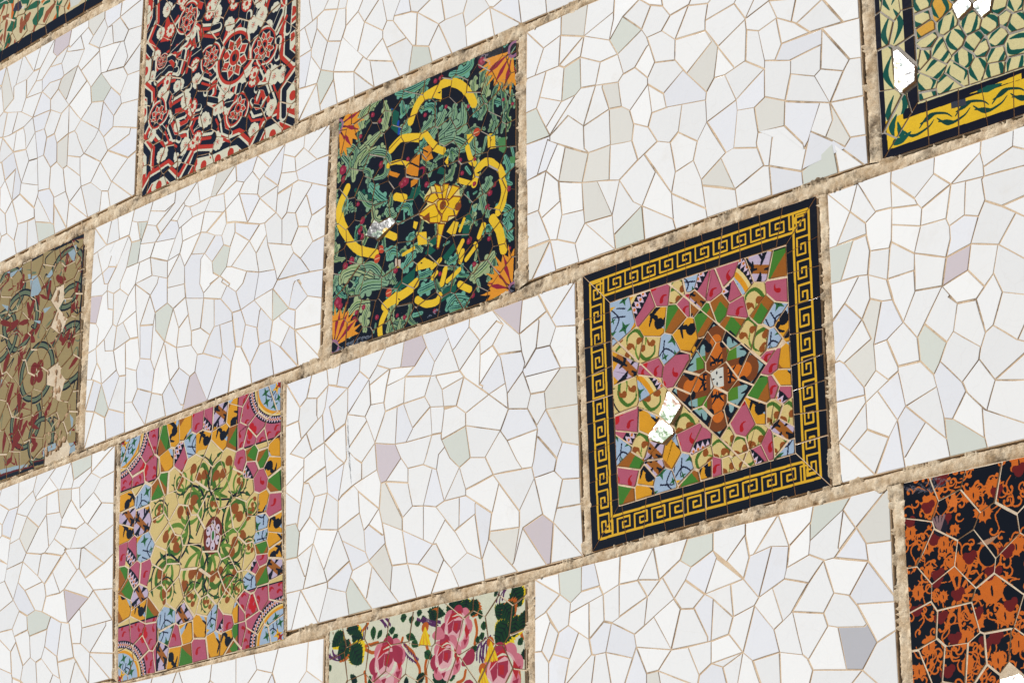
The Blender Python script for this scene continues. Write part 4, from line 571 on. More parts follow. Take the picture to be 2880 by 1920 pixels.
'J':'w-1552,-1170 -1592,-1155 -1592,-1178 -1554,-1184;w-1691,-1118 -1688,-1163 -1592,-1178 -1592,-1155 -1596,-1144 -1667,-1116;w-1358,-1214 -1324,-1219 -1301,-1163 -1296,-1159 -1305,-1149 -1379,-1149 -1367,-1193;w-1604,-1084 -1596,-1144 -1592,-1155 -1552,-1170 -1542,-1131 -1580,-1062;w-1344,-728 -1384,-772 -1389,-790 -1313,-811 -1276,-801;w-1433,-1054 -1442,-1098 -1383,-1134 -1367,-1047 -1416,-1023;w-1456,-1126 -1442,-1098 -1433,-1054 -1515,-1059 -1508,-1115 -1481,-1132;w-1289,-867 -1295,-919 -1263,-951 -1260,-948 -1184,-926 -1278,-867;w-1339,-860 -1313,-811 -1389,-790 -1416,-818 -1355,-857;w-1339,-860 -1289,-867 -1278,-867 -1210,-849 -1276,-801 -1313,-811;w-1399,-1177 -1367,-1193 -1383,-1134 -1442,-1098 -1456,-1126;w-1247,-1004 -1287,-1025 -1282,-1034 -1273,-1078 -1139,-1079 -1227,-988;w-1442,-827 -1438,-833 -1416,-818 -1389,-790 -1384,-772 -1395,-751 -1458,-744;w-1346,-698 -1344,-728 -1276,-801 -1263,-809 -1203,-765 -1242,-729 -1301,-759 -1308,-702;w-1444,-966 -1454,-931 -1464,-923 -1547,-931 -1494,-993 -1459,-1003;w-1444,-966 -1379,-968 -1418,-905 -1454,-931;w-1675,-729 -1701,-712 -1726,-714 -1721,-772 -1696,-770 -1673,-758;w-1675,-729 -1647,-694 -1705,-663 -1690,-627 -1733,-627 -1726,-714 -1701,-712;w-1361,-861 -1304,-921 -1295,-919 -1289,-867 -1355,-857;w-1377,-871 -1361,-861 -1365,-858 -1361,-853 -1416,-818 -1460,-848;g-1354,-624 -1338,-677 -1259,-658 -1261,-623;w-1354,-624 -1399,-689 -1346,-698 -1338,-677;w-1142,-999 -1227,-988 -1139,-1079;w-1145,-910 -1148,-833 -1278,-867 -1184,-926;w-1145,-910 -1184,-926 -1260,-948 -1263,-951 -1227,-988 -1142,-999;g-1526,-1039 -1515,-1059 -1433,-1054 -1416,-1023 -1459,-1003 -1494,-993 -1532,-1001;w-1418,-1205 -1358,-1214 -1367,-1193 -1399,-1177;w-1472,-1197 -1481,-1132 -1508,-1115 -1542,-1131 -1552,-1170 -1526,-1188;w-1472,-1197 -1418,-1205 -1399,-1177 -1456,-1126 -1481,-1132;w-1237,-1228 -1146,-1228 -1229,-1158 -1235,-1158;w-1266,-1228 -1237,-1228 -1296,-1159 -1301,-1163 -1324,-1219;w-1258,-674 -1259,-658 -1338,-677 -1346,-698 -1308,-702;w-1258,-674 -1157,-622 -1261,-623;w-1258,-674 -1308,-702 -1301,-759 -1242,-729 -1213,-698;w-1599,-694 -1647,-694 -1675,-729 -1673,-758 -1630,-776;w-1599,-694 -1604,-626 -1690,-627 -1705,-663 -1647,-694;w-1599,-694 -1530,-665 -1516,-625 -1604,-626;w-1599,-694 -1604,-712 -1552,-731 -1512,-695 -1530,-665;w-1696,-1058 -1691,-1118 -1667,-1116 -1596,-1144 -1604,-1084 -1663,-1041 -1672,-1056;w-1235,-1148 -1135,-1166 -1139,-1079 -1167,-1079 -1167,-1089;w-1235,-1148 -1235,-1158 -1229,-1158 -1146,-1228 -1133,-1228 -1135,-1166;w-1278,-1117 -1314,-1111 -1305,-1149 -1237,-1228 -1235,-1148;w-1278,-1117 -1235,-1148 -1167,-1089 -1167,-1079 -1273,-1078;w-1711,-892 -1696,-1058 -1672,-1056 -1663,-1041 -1665,-1023 -1679,-969 -1602,-947 -1649,-887;w-1717,-817 -1692,-815 -1638,-844 -1630,-776 -1673,-758 -1696,-770 -1721,-772;w-1717,-817 -1711,-892 -1649,-887 -1638,-844 -1674,-829 -1672,-826 -1692,-815;w-1367,-1047 -1383,-1134 -1379,-1149 -1305,-1149 -1330,-1057;w-1339,-1054 -1330,-1057 -1314,-1111 -1278,-1117 -1273,-1078 -1282,-1034 -1287,-1025;w-1361,-962 -1304,-921 -1361,-861 -1418,-905 -1379,-968;w-1361,-962 -1247,-1004 -1227,-988 -1295,-919 -1304,-921;p-1361,-962 -1339,-1054 -1247,-1004;w-1361,-962 -1379,-968 -1444,-966 -1459,-1003 -1367,-1047 -1339,-1054;w-1461,-691 -1512,-695 -1552,-731 -1492,-771 -1458,-744;w-1409,-687 -1395,-751 -1384,-772 -1344,-728 -1346,-698;w-1409,-687 -1461,-691 -1458,-744 -1395,-751;w-1585,-784 -1552,-731 -1604,-712 -1630,-776 -1632,-790;c-1585,-784 -1548,-831 -1492,-771 -1552,-731;w-1591,-1046 -1542,-1131 -1508,-1115 -1515,-1059 -1526,-1039;w-1601,-1025 -1665,-1023 -1663,-1041 -1604,-1084 -1580,-1062;w-1601,-1025 -1570,-982 -1602,-947 -1679,-969 -1665,-1023;w-1601,-1025 -1591,-1046 -1526,-1039 -1532,-1001 -1570,-982;w-1151,-777 -1203,-765 -1263,-809 -1210,-849 -1148,-833;w-1154,-691 -1157,-622 -1258,-674 -1213,-698;w-1154,-691 -1213,-698 -1242,-729 -1203,-765 -1151,-777;w-1582,-903 -1602,-947 -1570,-982 -1532,-1001 -1494,-993 -1547,-931;w-1563,-851 -1548,-831 -1585,-784 -1632,-790 -1642,-857;w-1563,-851 -1642,-857 -1649,-887 -1602,-947 -1582,-903;w-1488,-903 -1563,-851 -1582,-903 -1547,-931 -1464,-923;w-1474,-848 -1548,-831 -1563,-851 -1488,-903;w-1474,-848 -1460,-848 -1438,-833 -1442,-827 -1458,-744 -1492,-771 -1548,-831;w-1474,-848 -1488,-903 -1454,-931 -1377,-871 -1460,-848;w-1455,-644 -1515,-685 -1512,-695 -1409,-687;w-1426,-624 -1455,-644 -1409,-687 -1399,-689 -1354,-624;w-1426,-624 -1516,-625 -1530,-665 -1512,-695 -1515,-685'}
# the parts of those panels that lie beyond the picture, laid at random
BEYOND={'I':[],'F':[[(1354,-228),(1354,0),(701,0)]],'H':[[(1685,-1227),(2234,-1234),(2233,-632),(1733,-630)]],'P':[[(403,-1857),(1364,-1851),(1364,-1632),(403,-1485)]],'C':[],'A':[[(-2090,29),(-1789,34),(-1839,628),(-2090,628)],[(-1091,625),(-1091,628),(-1099,628)]],'B':[[(571,45),(571,628),(-409,628),(-411,388)]],'J':[[(-2142,-1228),(-1682,-1228),(-1733,-627),(-2142,-631)],[(-1682,-1228),(-1266,-1228),(-1688,-1163)]]}
WP={
 'A':'white tile panel left of the red and black panel, one mauve shard near its top',
 'B':'white tile panel right of the red panel and above the green and yellow panel',
 'C':'white tile panel between the damaged olive panel and the green and yellow panel',
 'F':'white tile panel between the green and yellow panel and the paired leaf panel',
 'H':'white tile panel right of the Greek key panel, below the yellow vine band',
 'J':'white tile panel left of the cream scroll panel, under the damaged olive panel',
 'I':'white tile panel between the cream scroll panel and the Greek key panel',
 'K':'sliver of white tile panel under the cream scroll panel, left of the roses',
 'P':'white tile panel between the rose panel and the orange and black panel'}
TINT={'g':'grey-green shard','p':'mauve shard','d':'plain grey shard','c':None}
for k,label in WP.items():
    q=Q[k]; root,org=panel_root('mosaic_panel',q,label,'mosaic panel','white broken-tile panels')
    add_bed(root,org,q,M_GROUT,TOP-1.0)
    cells=[]
    for t in SHARDS.get(k,'').split(';'):
        if not t: continue
        p=[tuple(map(float,v.split(','))) for v in t[1:].split()]
        cells.append(dict(poly=p,code=t[0],cen=(sum(v[0] for v in p)/len(p),sum(v[1] for v in p)/len(p)),rot=0.))
    for reg in BEYOND.get(k,[q]):
        more=cells_of(reg,fill_seeds(reg,[],74,38),.62,power=900.,jit=.30)
        cells+=crack(more,.55,1.05)
    for c in cells:
        code=c['code'] or random.choices('wvbgpc',[58,34,4,1.4,.5,2])[0]
        if code=='w': code=random.choices('wvbc',[56,38,5,1])[0]
        o=add_tile(root,org,c,[WG[code],M_BISC],1.2,.9,.004)
        if o and TINT.get(code): o['label']=TINT[code]

# ---------------------------------------------------------------- printed panels
# ---------------------------------------------------------------- printed glazes (drawn in millimetres on the wall)
def art_red(cv):
    NV=(20,23,40); RD=(204,66,40); CR=(232,230,208)
    cv.fill(NV)
    field=[(-1142,639),(-1039,603),(-1033,578),(-1034,526),(-1071,472),(-1079,463),(-1036,419),(-1036,364),(-1047,345),(-1051,313),(-1041,237),(-1078,205),(-1083,192),(-1043,143),(-1042,74),(-967,70),(-926,29),(-892,26),(-876,53),(-832,72),(-760,64),(-690,65),(-652,61),(-614,23),(-593,27),(-547,70),(-482,70),(-470,72),(-474,138),(-431,166),(-442,204),(-471,235),(-467,293),(-460,357),(-459,399),(-378,371),(-371,-13),(-734,-59),(-1109,14)]
    cv.poly(field,RD)
    # small cog rosettes set in the red field
    for p in [(-1083,543),(-1069,382),(-1074,335),(-1072,265),(-1079,118),(-994,38),(-798,35),(-738,33),(-684,34),(-515,32),(-439,338),(-443,271),(-436,111)]:
        for k in range(8):
            a=k*math.pi/4; cv.disc((p[0]+24*math.cos(a),p[1]+24*math.sin(a)),11,CR)
        cv.disc(p,25,CR); cv.disc(p,13,RD)
    def strap(pts,flip=1,cr=1.0):
        cv.stroke(pts,31*cr,CR,smooth=False,off=2*flip)
        cv.stroke(pts,11*cr,RD,smooth=False,off=-17*flip)
        cv.stroke(pts,19*cr,NV,smooth=False,off=5*flip)
    for pts in ([(-1027,591),(-1030,525),(-1067,474)],[(-1064,453),(-1028,413),(-1029,369)],[(-1072,331),(-1043,309),(-1040,236),(-1076,200)],[(-1083,190),(-1039,142),(-1038,73)],
                [(-1072,36),(-1033,68),(-965,72),(-920,29)],[(-889,30),(-835,78),(-761,66)],[(-761,66),(-690,67),(-652,61),(-611,24)],
                [(-593,25),(-550,71),(-480,73),(-433,45)],[(-476,70),(-474,138),(-428,169)],[(-431,202),(-464,232),(-463,291),(-426,300)],[(-462,294),(-456,391)]):
        strap(pts,flip=-1)
    def cogred(p,r):
        cv.disc(p,r,RD)
        for k in range(9):
            a=k*math.pi*2/9; cv.disc((p[0]+r*.62*math.cos(a),p[1]+r*.62*math.sin(a)),r*.2,CR)
        cv.disc(p,r*.5,CR); cv.disc(p,r*.3,RD)
    # broken straps and red shields inside
    for pts,q in (([(-973,509),(-1008,447),(-949,427)],0),([(-917,478),(-955,444)],1),([(-847,443),(-818,423),(-751,403)],1),([(-828,382),(-872,375),(-936,400)],1),
              ([(-953,399),(-874,405)],1),([(-905,328),(-884,379)],1),([(-1014,334),(-968,349),(-916,332)],1),([(-942,267),(-862,267)],1),([(-911,207),(-869,158)],1),
              ([(-788,218),(-761,231),(-768,283)],1),([(-1013,199),(-971,161),(-892,169)],1),([(-857,129),(-785,146)],1),([(-777,211),(-727,198)],1),([(-715,170),(-677,172)],1),
              ([(-883,84),(-850,102)],1),([(-652,217),(-667,172)],1),([(-585,118),(-555,182)],1),([(-504,228),(-490,276)],1),([(-566,369),(-546,415)],1),([(-624,349),(-614,396)],1),([(-501,304),(-476,341)],1),([(-840,131),(-774,125)],1),([(-581,176),(-535,207)],1)):
        if q: strap(pts,1,.8)
        else: cv.poly(pts,RD)
    rr=random.Random(3)
    for _ in range(46):
        p=(rr.uniform(cv.x0,cv.x1),rr.uniform(cv.y0,cv.y1)); a=rr.uniform(0,6.28); L=rr.uniform(28,52)
        e=(p[0]+L*math.cos(a),p[1]+L*math.sin(a)); f=(e[0]+L*.7*math.cos(a+.8),e[1]+L*.7*math.sin(a+.8))
        if min(p[0]-cv.x0,cv.x1-p[0],p[1]-cv.y0)<80: continue
        cv.poly([p,e,f,(p[0]+L*.6*math.cos(a+1.6),p[1]+L*.6*math.sin(a+1.6))],RD); strap([p,e,f],1,.62)
    for p in [(-967,455),(-796,444),(-907,523),(-848,331),(-849,205),(-964,318),(-834,115),(-743,175),(-694,352),(-593,212),(-775,473),(-526,285),(-686,450),(-621,431)]: cogred(p,22)
    def flower(p,s):
        for k in range(5):
            a=math.pi/2+k*2*math.pi/5
            for da in (-.27,.27): cv.disc((p[0]+s*.62*math.cos(a+da),p[1]+s*.62*math.sin(a+da)),s*.30,CR)
            cv.stroke([p,(p[0]+s*.5*math.cos(a),p[1]+s*.5*math.sin(a))],[s*.16,s*.42],CR,smooth=False)
            cv.stroke([p,(p[0]+s*.34*math.cos(a),p[1]+s*.34*math.sin(a))],[s*.13,s*.03],RD,smooth=False)
    for p in [(-970,536),(-757,442),(-753,479),(-693,391),(-594,348),(-564,404),(-555,361),(-827,282),(-983,288),(-870,237),(-1025,188),(-984,119),(-914,86),(-879,125),(-739,80),(-802,158),(-708,214),(-631,228),(-485,187),(-527,114),(-594,73),(-521,189),(-563,272),(-502,372)]: flower(p,25)
    for p in [(-1006,470),(-945,218),(-918,180),(-1036,356),(-863,420),(-1024,415),(-914,295),(-665,119),(-720,157),(-527,320),(-742,161),(-695,231)]: flower(p,18)
    def circ(p,r,n=8):
        cv.disc(p,r,CR); cv.disc(p,r*.9,RD); cv.disc(p,r*.79,NV)
        for k in range(n):
            a=k*2*math.pi/n+.35
            c_,s_=math.cos(a),math.sin(a)
            def q(t,w): return (p[0]+r*(t*c_-w*s_),p[1]+r*(t*s_+w*c_))
            cv.poly([q(.2,0),q(.5,.21),q(.76,0),q(.5,-.21)],CR); cv.poly([q(.26,0),q(.5,.15),q(.70,0),q(.5,-.15)],RD)
        cv.disc(p,r*.3,CR); cv.disc(p,r*.26,RD); cv.disc(p,r*.13,NV)
    circ((-882,470),42); circ((-1004,240),46); circ((-776,329),40); circ((-996,386),22,8); circ((-660,140),46)
    circ((-552,272),50)
    circ((-673,289),79)

def leafy(cv,pts,w,col,dark=(22,70,60),lobes=5):
    pts=smooth_path(pts,14)
    n=len(pts)
    prof=[w*1.2*(.25+.9*math.sin(math.pi*min(1,(i/(n-1))*.85+.12)))*.62 for i in range(n)]
    for pas in (0,1):
        g=4 if pas==0 else 0; c=(14,34,34) if pas==0 else col
        cv.stroke(pts,[x+g for x in prof],c,smooth=False)
        for k in range(lobes):
            i=int((k+.6)/lobes*(n-1)); j=min(n-1,i+1)
            dx,dy=pts[j][0]-pts[i-1][0],pts[j][1]-pts[i-1][1]; L=math.hypot(dx,dy) or 1
            s=1 if k%2 else -1
            q=(pts[i][0]-dy/L*s*prof[i]*.55,pts[i][1]+dx/L*s*prof[i]*.55)
            cv.disc(q,prof[i]*.36+g*.5,c)
    cv.stroke(pts,[1.5,3.2,1.2],dark,smooth=False)
    cv.stroke(pts,[1,2.4,1],dark,smooth=False,off=w*.2)
    cv.stroke(pts,[1,2.4,1],(96,140,70),smooth=False,off=-w*.2)

def art_green(cv):
    BK=(13,14,24); YL=(246,208,48); LG=(146,180,148); PG=(176,192,146); TE=(122,182,160); DG=(24,100,80); OR=(238,164,44); MG=(158,40,66)
    cv.fill(BK)
    # scattered foliage and curls in the black ground
    rr=random.Random(8)
    for _ in range(74):
        p=(rr.uniform(cv.x0,cv.x1),rr.uniform(cv.y0,cv.y1)); a=rr.uniform(0,6.28); L=rr.uniform(40,75); b=rr.choice([1,-1])
        leafy(cv,[p,(p[0]+L*.6*math.cos(a),p[1]+L*.6*math.sin(a)),(p[0]+L*math.cos(a+.5*b),p[1]+L*math.sin(a+.5*b))],rr.uniform(13,20),rr.choice([LG,PG,TE,(150,176,140)]),lobes=6)
    for p,q,r_ in rnd_curls(11,26,cv): cv.stroke([p,q,r_],[2,7,2],random.choice([LG,TE,PG,MG,TE]))
    for L,w,c in (([(-195,-184),(-192,-132),(-142,-107),(-89,-84)],34,PG),([(-226,-170),(-215,-139),(-246,-97),(-215,-85)],26,LG),([(-88,-132),(-142,-129),(-176,-150)],26,PG),
        ([(-177,-57),(-162,-24),(-120,-5)],30,PG),([(-89,-84),(-78,-50),(-89,-15)],28,PG),([(-258,-107),(-235,-87),(-192,-111),(-203,-145)],22,LG),([(-164,-151),(-123,-134),(-73,-160),(-77,-201),(-118,-201)],24,LG),
        ([(-44,-8),(-6,-20),(38,-18),(75,-9)],26,TE),([(148,-22),(183,-31),(215,-23),(219,-6)],28,TE),([(-21,-36),(-14,-65),(1,-54)],20,TE),
        ([(78,-159),(111,-132),(129,-107)],30,LG),([(111,-171),(158,-147),(161,-104)],32,LG),([(139,-169),(189,-164),(193,-109)],34,LG),([(49,-134),(75,-121),(89,-110)],22,LG),([(118,-183),(164,-190),(207,-223),(175,-226)],26,LG),
        ([(236,-127),(229,-84),(236,-56)],24,PG),([(246,-136),(264,-106),(275,-63)],26,PG),([(249,-162),(267,-142),(253,-112)],20,LG),
        ([(304,-212),(288,-149),(299,-106),(319,-123)],18,LG),([(318,-216),(332,-168),(323,-96),(343,-110)],18,LG),([(335,-224),(349,-208),(335,-184),(353,-161)],12,PG),([(287,-209),(294,-191)],20,LG),
        ([(245,-250),(224,-226),(231,-203)],26,LG),([(269,-219),(259,-246)],22,LG),([(160,-245),(157,-218),(178,-237)],18,LG),([(78,-251),(92,-227)],26,LG),([(74,-276),(96,-274)],22,TE),([(203,-270),(217,-289)],22,TE),
        ([(251,-356),(272,-331),(279,-318)],24,LG),([(327,-282),(340,-316),(333,-338),(353,-354)],22,TE),([(348,-265),(354,-290)],20,TE),([(-29,-113),(1,-112),(-6,-88)],22,LG),
        ([(-187,-213),(-141,-244),(-95,-263)],20,DG),([(-133,-215),(-103,-248),(-73,-272)],30,TE),([(-269,-205),(-253,-189)],22,PG),
        ([(-175,-222),(-141,-263),(-88,-270)],24,LG),([(-122,-271),(-114,-302),(-88,-317)],24,PG),([(-73,-290),(-58,-313),(-43,-312)],22,LG),([(-272,-242),(-268,-216),(-257,-203)],20,LG),([(-271,-316),(-259,-340),(-267,-359),(-228,-370)],22,PG),([(-279,-274),(-260,-293),(-263,-313)],20,LG),
        ([(-72,-473),(-117,-446),(-174,-415),(-231,-408),(-242,-428)],40,PG),([(-76,-469),(-121,-422),(-166,-409)],26,LG),([(-76,-477),(-139,-460),(-173,-467),(-173,-498)],36,LG),([(-139,-507),(-184,-500),(-211,-514)],30,PG),([(-254,-409),(-269,-426),(-273,-446)],22,LG),([(-139,-514),(-157,-540),(-150,-573)],28,PG),([(-57,-431),(-65,-454),(-76,-467)],24,LG),
        ([(-72,-412),(-57,-398),(-28,-413)],30,TE),([(-13,-463),(2,-442),(27,-426)],30,TE),([(5,-397),(12,-381),(27,-388)],18,TE),([(31,-495),(59,-492),(88,-490)],22,TE),([(138,-481),(159,-479),(177,-471)],18,TE),([(127,-435),(145,-433)],16,TE),
        ([(214,-536),(259,-521),(290,-499)],34,PG),([(235,-549),(241,-570)],26,LG),([(232,-494),(236,-475)],22,PG),([(250,-444),(270,-432),(281,-452)],16,TE),([(190,-497),(176,-518),(207,-531)],16,TE),
        ([(251,-347),(261,-377),(271,-408)],24,LG),([(209,-335),(216,-357)],16,TE),([(305,-392),(339,-407),(355,-434)],22,TE),([(339,-429),(331,-457),(351,-484)],28,TE),([(328,-436),(352,-413)],20,TE),
        ([(134,-591),(162,-571),(207,-586)],28,TE),([(144,-592),(176,-595),(200,-596)],22,TE),([(20,-577),(45,-579)],28,TE),([(-71,-592),(-57,-558)],26,PG),([(-35,-596),(-27,-573)],26,PG),([(-120,-580),(-116,-563)],16,LG),([(38,-527),(67,-524),(95,-522)],26,TE),([(230,-341),(240,-339)],14,TE)):
        leafy(cv,L,w,c)
    for P_ in ([(-62,-39),(-29,-60),(-32,-117),(-43,-111),(-62,-92)],[(114,-239),(135,-255),(132,-267),(103,-254)],[(12,-271),(49,-266),(45,-280),(1,-293)],[(-6,-286),(38,-278),(49,-284),(12,-302)],
        [(74,-411),(95,-404),(110,-425),(92,-426)],[(60,-437),(78,-422),(99,-440),(74,-448)],[(120,-463),(163,-437),(170,-452),(134,-477)],[(-50,-494),(-20,-479),(27,-466),(20,-495),(-42,-501)],[(113,-571),(123,-542),(166,-540),(165,-555),(120,-570)],[(198,-392),(205,-379),(226,-383),(219,-403)],[(191,-405),(215,-412),(208,-435),(187,-432)]):
        cv.poly(P_,DG)
    cv.poly([(-62,-39),(-53,-45),(-59,-46)],(30,80,170)); cv.stroke([(-29,-84),(-34,-114)],8,(30,80,180))
    for P_ in ([(307,-228),(328,-232),(338,-260),(321,-267),(307,-256)],[(341,-288),(361,-292),(361,-309),(344,-304)]): cv.poly(P_,(92,150,92))
    # yellow bands
    for pts,w in (([(12,-96),(31,-63),(60,-49),(111,-42),(162,-49),(201,-75),(230,-118)],31),([(-60,-145),(-28,-131),(5,-135),(45,-147)],27),([(60,-145),(89,-180),(129,-207)],24),([(-66,-183),(-36,-187),(1,-200)],20),
        ([(230,-318),(241,-286),(269,-274),(300,-294),(320,-329),(329,-362),(319,-394),(302,-404)],27),([(207,-226),(217,-257),(231,-268)],20),([(178,-293),(216,-312)],18),([(-218,-199),(-245,-236),(-248,-259),(-236,-294),(-201,-340),(-166,-371),(-117,-392)],31),
        ([(-83,-529),(-42,-519),(-2,-512),(27,-504)],32),([(-97,-596),(-96,-568),(-79,-545)],24),([(31,-545),(59,-562),(95,-567),(113,-554)],24),([(120,-526),(131,-496)],22),([(138,-525),(176,-508)],16),([(88,-480),(113,-467)],16),([(173,-465),(191,-443)],18),([(180,-489),(191,-467)],20),([(201,-488),(232,-464)],16),
        ([(284,-416),(308,-450),(321,-500)],32),([(243,-449),(257,-424)],18),([(176,-543),(207,-561)],22),([(84,-507),(102,-496)],14),([(-43,-270),(-13,-284)],26),([(-76,-349),(-43,-368)],24),([(-13,-417),(23,-414)],12),([(180,-415),(195,-391)],12),([(-72,-529),(-35,-528)],20)):
        cv.stroke(pts,w*.74,YL)
    for P_ in ([(79,-39),(115,-48),(115,-82),(78,-60)],[(207,-190),(231,-197),(228,-209),(210,-219)],[(273,-213),(297,-217),(297,-248),(273,-245)],[(132,-236),(146,-225),(143,-252)],[(31,-454),(59,-450),(92,-468),(85,-479),(27,-476)],[(34,-379),(67,-386),(69,-417),(38,-411)],[(23,-348),(38,-355),(31,-371),(20,-363)],[(135,-405),(160,-386),(177,-394),(163,-425)]):
        cv.poly(P_,YL)
    for P_ in ([(53,-179),(78,-179),(93,-212),(67,-212),(56,-201)],[(-10,-213),(23,-191),(49,-186),(43,-221),(38,-240),(16,-230)],[(-66,-201),(-25,-221),(-36,-228),(-69,-211)],[(9,-249),(38,-245),(31,-261),(9,-265)]): cv.poly(P_,(226,150,24))
    for q in (([(100,-58),(113,-58),(109,-63)]),([(237,-293),(250,-290),(246,-297)]),([(-223,-255),(-215,-260),(-221,-264)]),([(47,-459),(56,-462),(49,-464)]),([(-31,-519),(-22,-524),(-28,-525)]),([(280,-222),(287,-222),(283,-228)])): cv.poly(q,BK)
    cv.stroke([(12,-196),(42,-217)],4,BK); cv.stroke([(49,-181),(71,-195)],3,BK)
    # magenta buds
    for p,s in (((254,-30),15),((-96,-174),12),((-104,-58),9),((-131,-36),9),((-242,-147),17),((-238,-172),13),((-173,-79),8),((97,-19),9),((115,-17),9),((60,-98),8),((133,-100),7),((211,-120),7),((189,-279),8),((67,-271),10),((-10,-244),15),((-21,-248),12),((296,-340),9),((230,-318),8),((326,-138),6),((353,-161),6),((1,-187),8),((182,-249),8),((343,-361),8),((231,-258),6),
               ((-163,-296),13),((-171,-315),12),((-163,-335),10),((-204,-381),13),((-227,-388),12),((-257,-471),18),((-249,-483),12),((-222,-485),8),((-191,-534),12),((-184,-518),8),((-183,-251),8),((-266,-243),8),((-266,-270),8),((-112,-549),9),((-158,-512),9),((212,-448),10),((228,-505),9),((341,-503),6),((88,-587),8),((-13,-569),8),((-38,-558),7),((-46,-454),10),((274,-458),8),((282,-356),10),((274,-386),9),((113,-502),8),((221,-574),9)):
        s*=.72; cv.disc(p,s,MG); cv.stroke([p,(p[0]+s*.7,p[1]-s*.5),(p[0]+s*1.1,p[1]+s*.4)],[s*.9,s*.6,s*.2],MG); cv.disc((p[0]-s*.15,p[1]+s*.1),s*.38,(190,84,104))
    for p in ((-68,-501),(-111,-405),(-95,-385),(240,-193)): cv.disc(p,11,(206,84,44)); cv.stroke([(p[0]-8,p[1]),(p[0]+8,p[1])],2,(240,190,150))
    # corner fans
    def fan(o,a0,a1,r,n=4):
        for k in range(n):
            a=math.radians(a0+(a1-a0)*(k+.5)/n); da=math.radians(abs(a1-a0)/n*.47)
            f=lambda t,b:(o[0]+r*t*math.cos(a+b),o[1]+r*t*math.sin(a+b))
            cv.poly([f(.18,-da*.5),f(.95,-da),f(.8,-da*.3),f(1.1,0),f(.8,da*.3),f(.95,da),f(.18,da*.5)],OR)
        for k in range(n-1):
            a=math.radians(a0+(a1-a0)*(k+1)/n)
            f=lambda t,b:(o[0]+r*t*math.cos(a+b),o[1]+r*t*math.sin(a+b))
            cv.poly([f(.2,0),f(.6,-.10),f(.92,0),f(.6,.10)],MG)
        cv.ring(o,r*.2,r*.13,(170,120,150))
    fan((358,-26),180,275,104); fan((-259,-26),40,-85,92); fan((350,-596),85,185,96); fan((-271,-581),100,5,100)
    # the yellow flower
    CRM=(240,222,150); BR=(140,72,10); FY=(246,204,20)
    cv.poly([(38,-337),(71,-321),(60,-300),(74,-289),(82,-280),(178,-306),(181,-335),(184,-351),(170,-377),(135,-382),(131,-386),(106,-440),(101,-433),(103,-376),(74,-368),(49,-350)],CRM)
    for P_ in ([(69,-302),(96,-300),(107,-316),(89,-321),(63,-308)],[(96,-280),(114,-290),(121,-320),(110,-317)],[(125,-288),(142,-293),(132,-323),(124,-321)],[(157,-300),(178,-311),(146,-329),(139,-325)],[(181,-335),(160,-328),(139,-335),(124,-356),(121,-375),(138,-380),(142,-369),(170,-374),(183,-358)],
               [(42,-337),(78,-328),(96,-328),(106,-349),(117,-364),(113,-376),(81,-367),(56,-345)],[(108,-380),(128,-385),(120,-403),(108,-436),(103,-434)],[(105,-325),(114,-323),(135,-329),(142,-341),(128,-352),(121,-358),(106,-341)]):
        cv.poly(P_,BR,grow=3); cv.poly(P_,FY)
    cv.disc((124,-338),11,(150,80,10)); cv.disc((174,-355),10,(150,80,10)); cv.poly([(52,-349),(78,-342),(79,-364),(60,-356)],(150,80,10))
    cv.poly([(-46,-421),(-22,-425),(-24,-450),(-48,-449)],(220,200,180)); cv.poly([(-35,-427),(-27,-452),(-44,-448)],YL)
    cv.worn([(-283,-594),(-172,-580),(-116,-591),(-183,-597)],(150,160,175)); cv.worn([(59,-595),(102,-581),(113,-593),(73,-596)],(150,165,185)); cv.worn([(316,-604),(360,-598),(360,-581),(336,-592)],(160,165,180))
    cv.worn([(240,-10),(275,-17),(289,-52),(254,-25)],(200,180,190)); cv.worn([(306,-88),(357,-105),(357,-125),(323,-109)],(110,130,120))

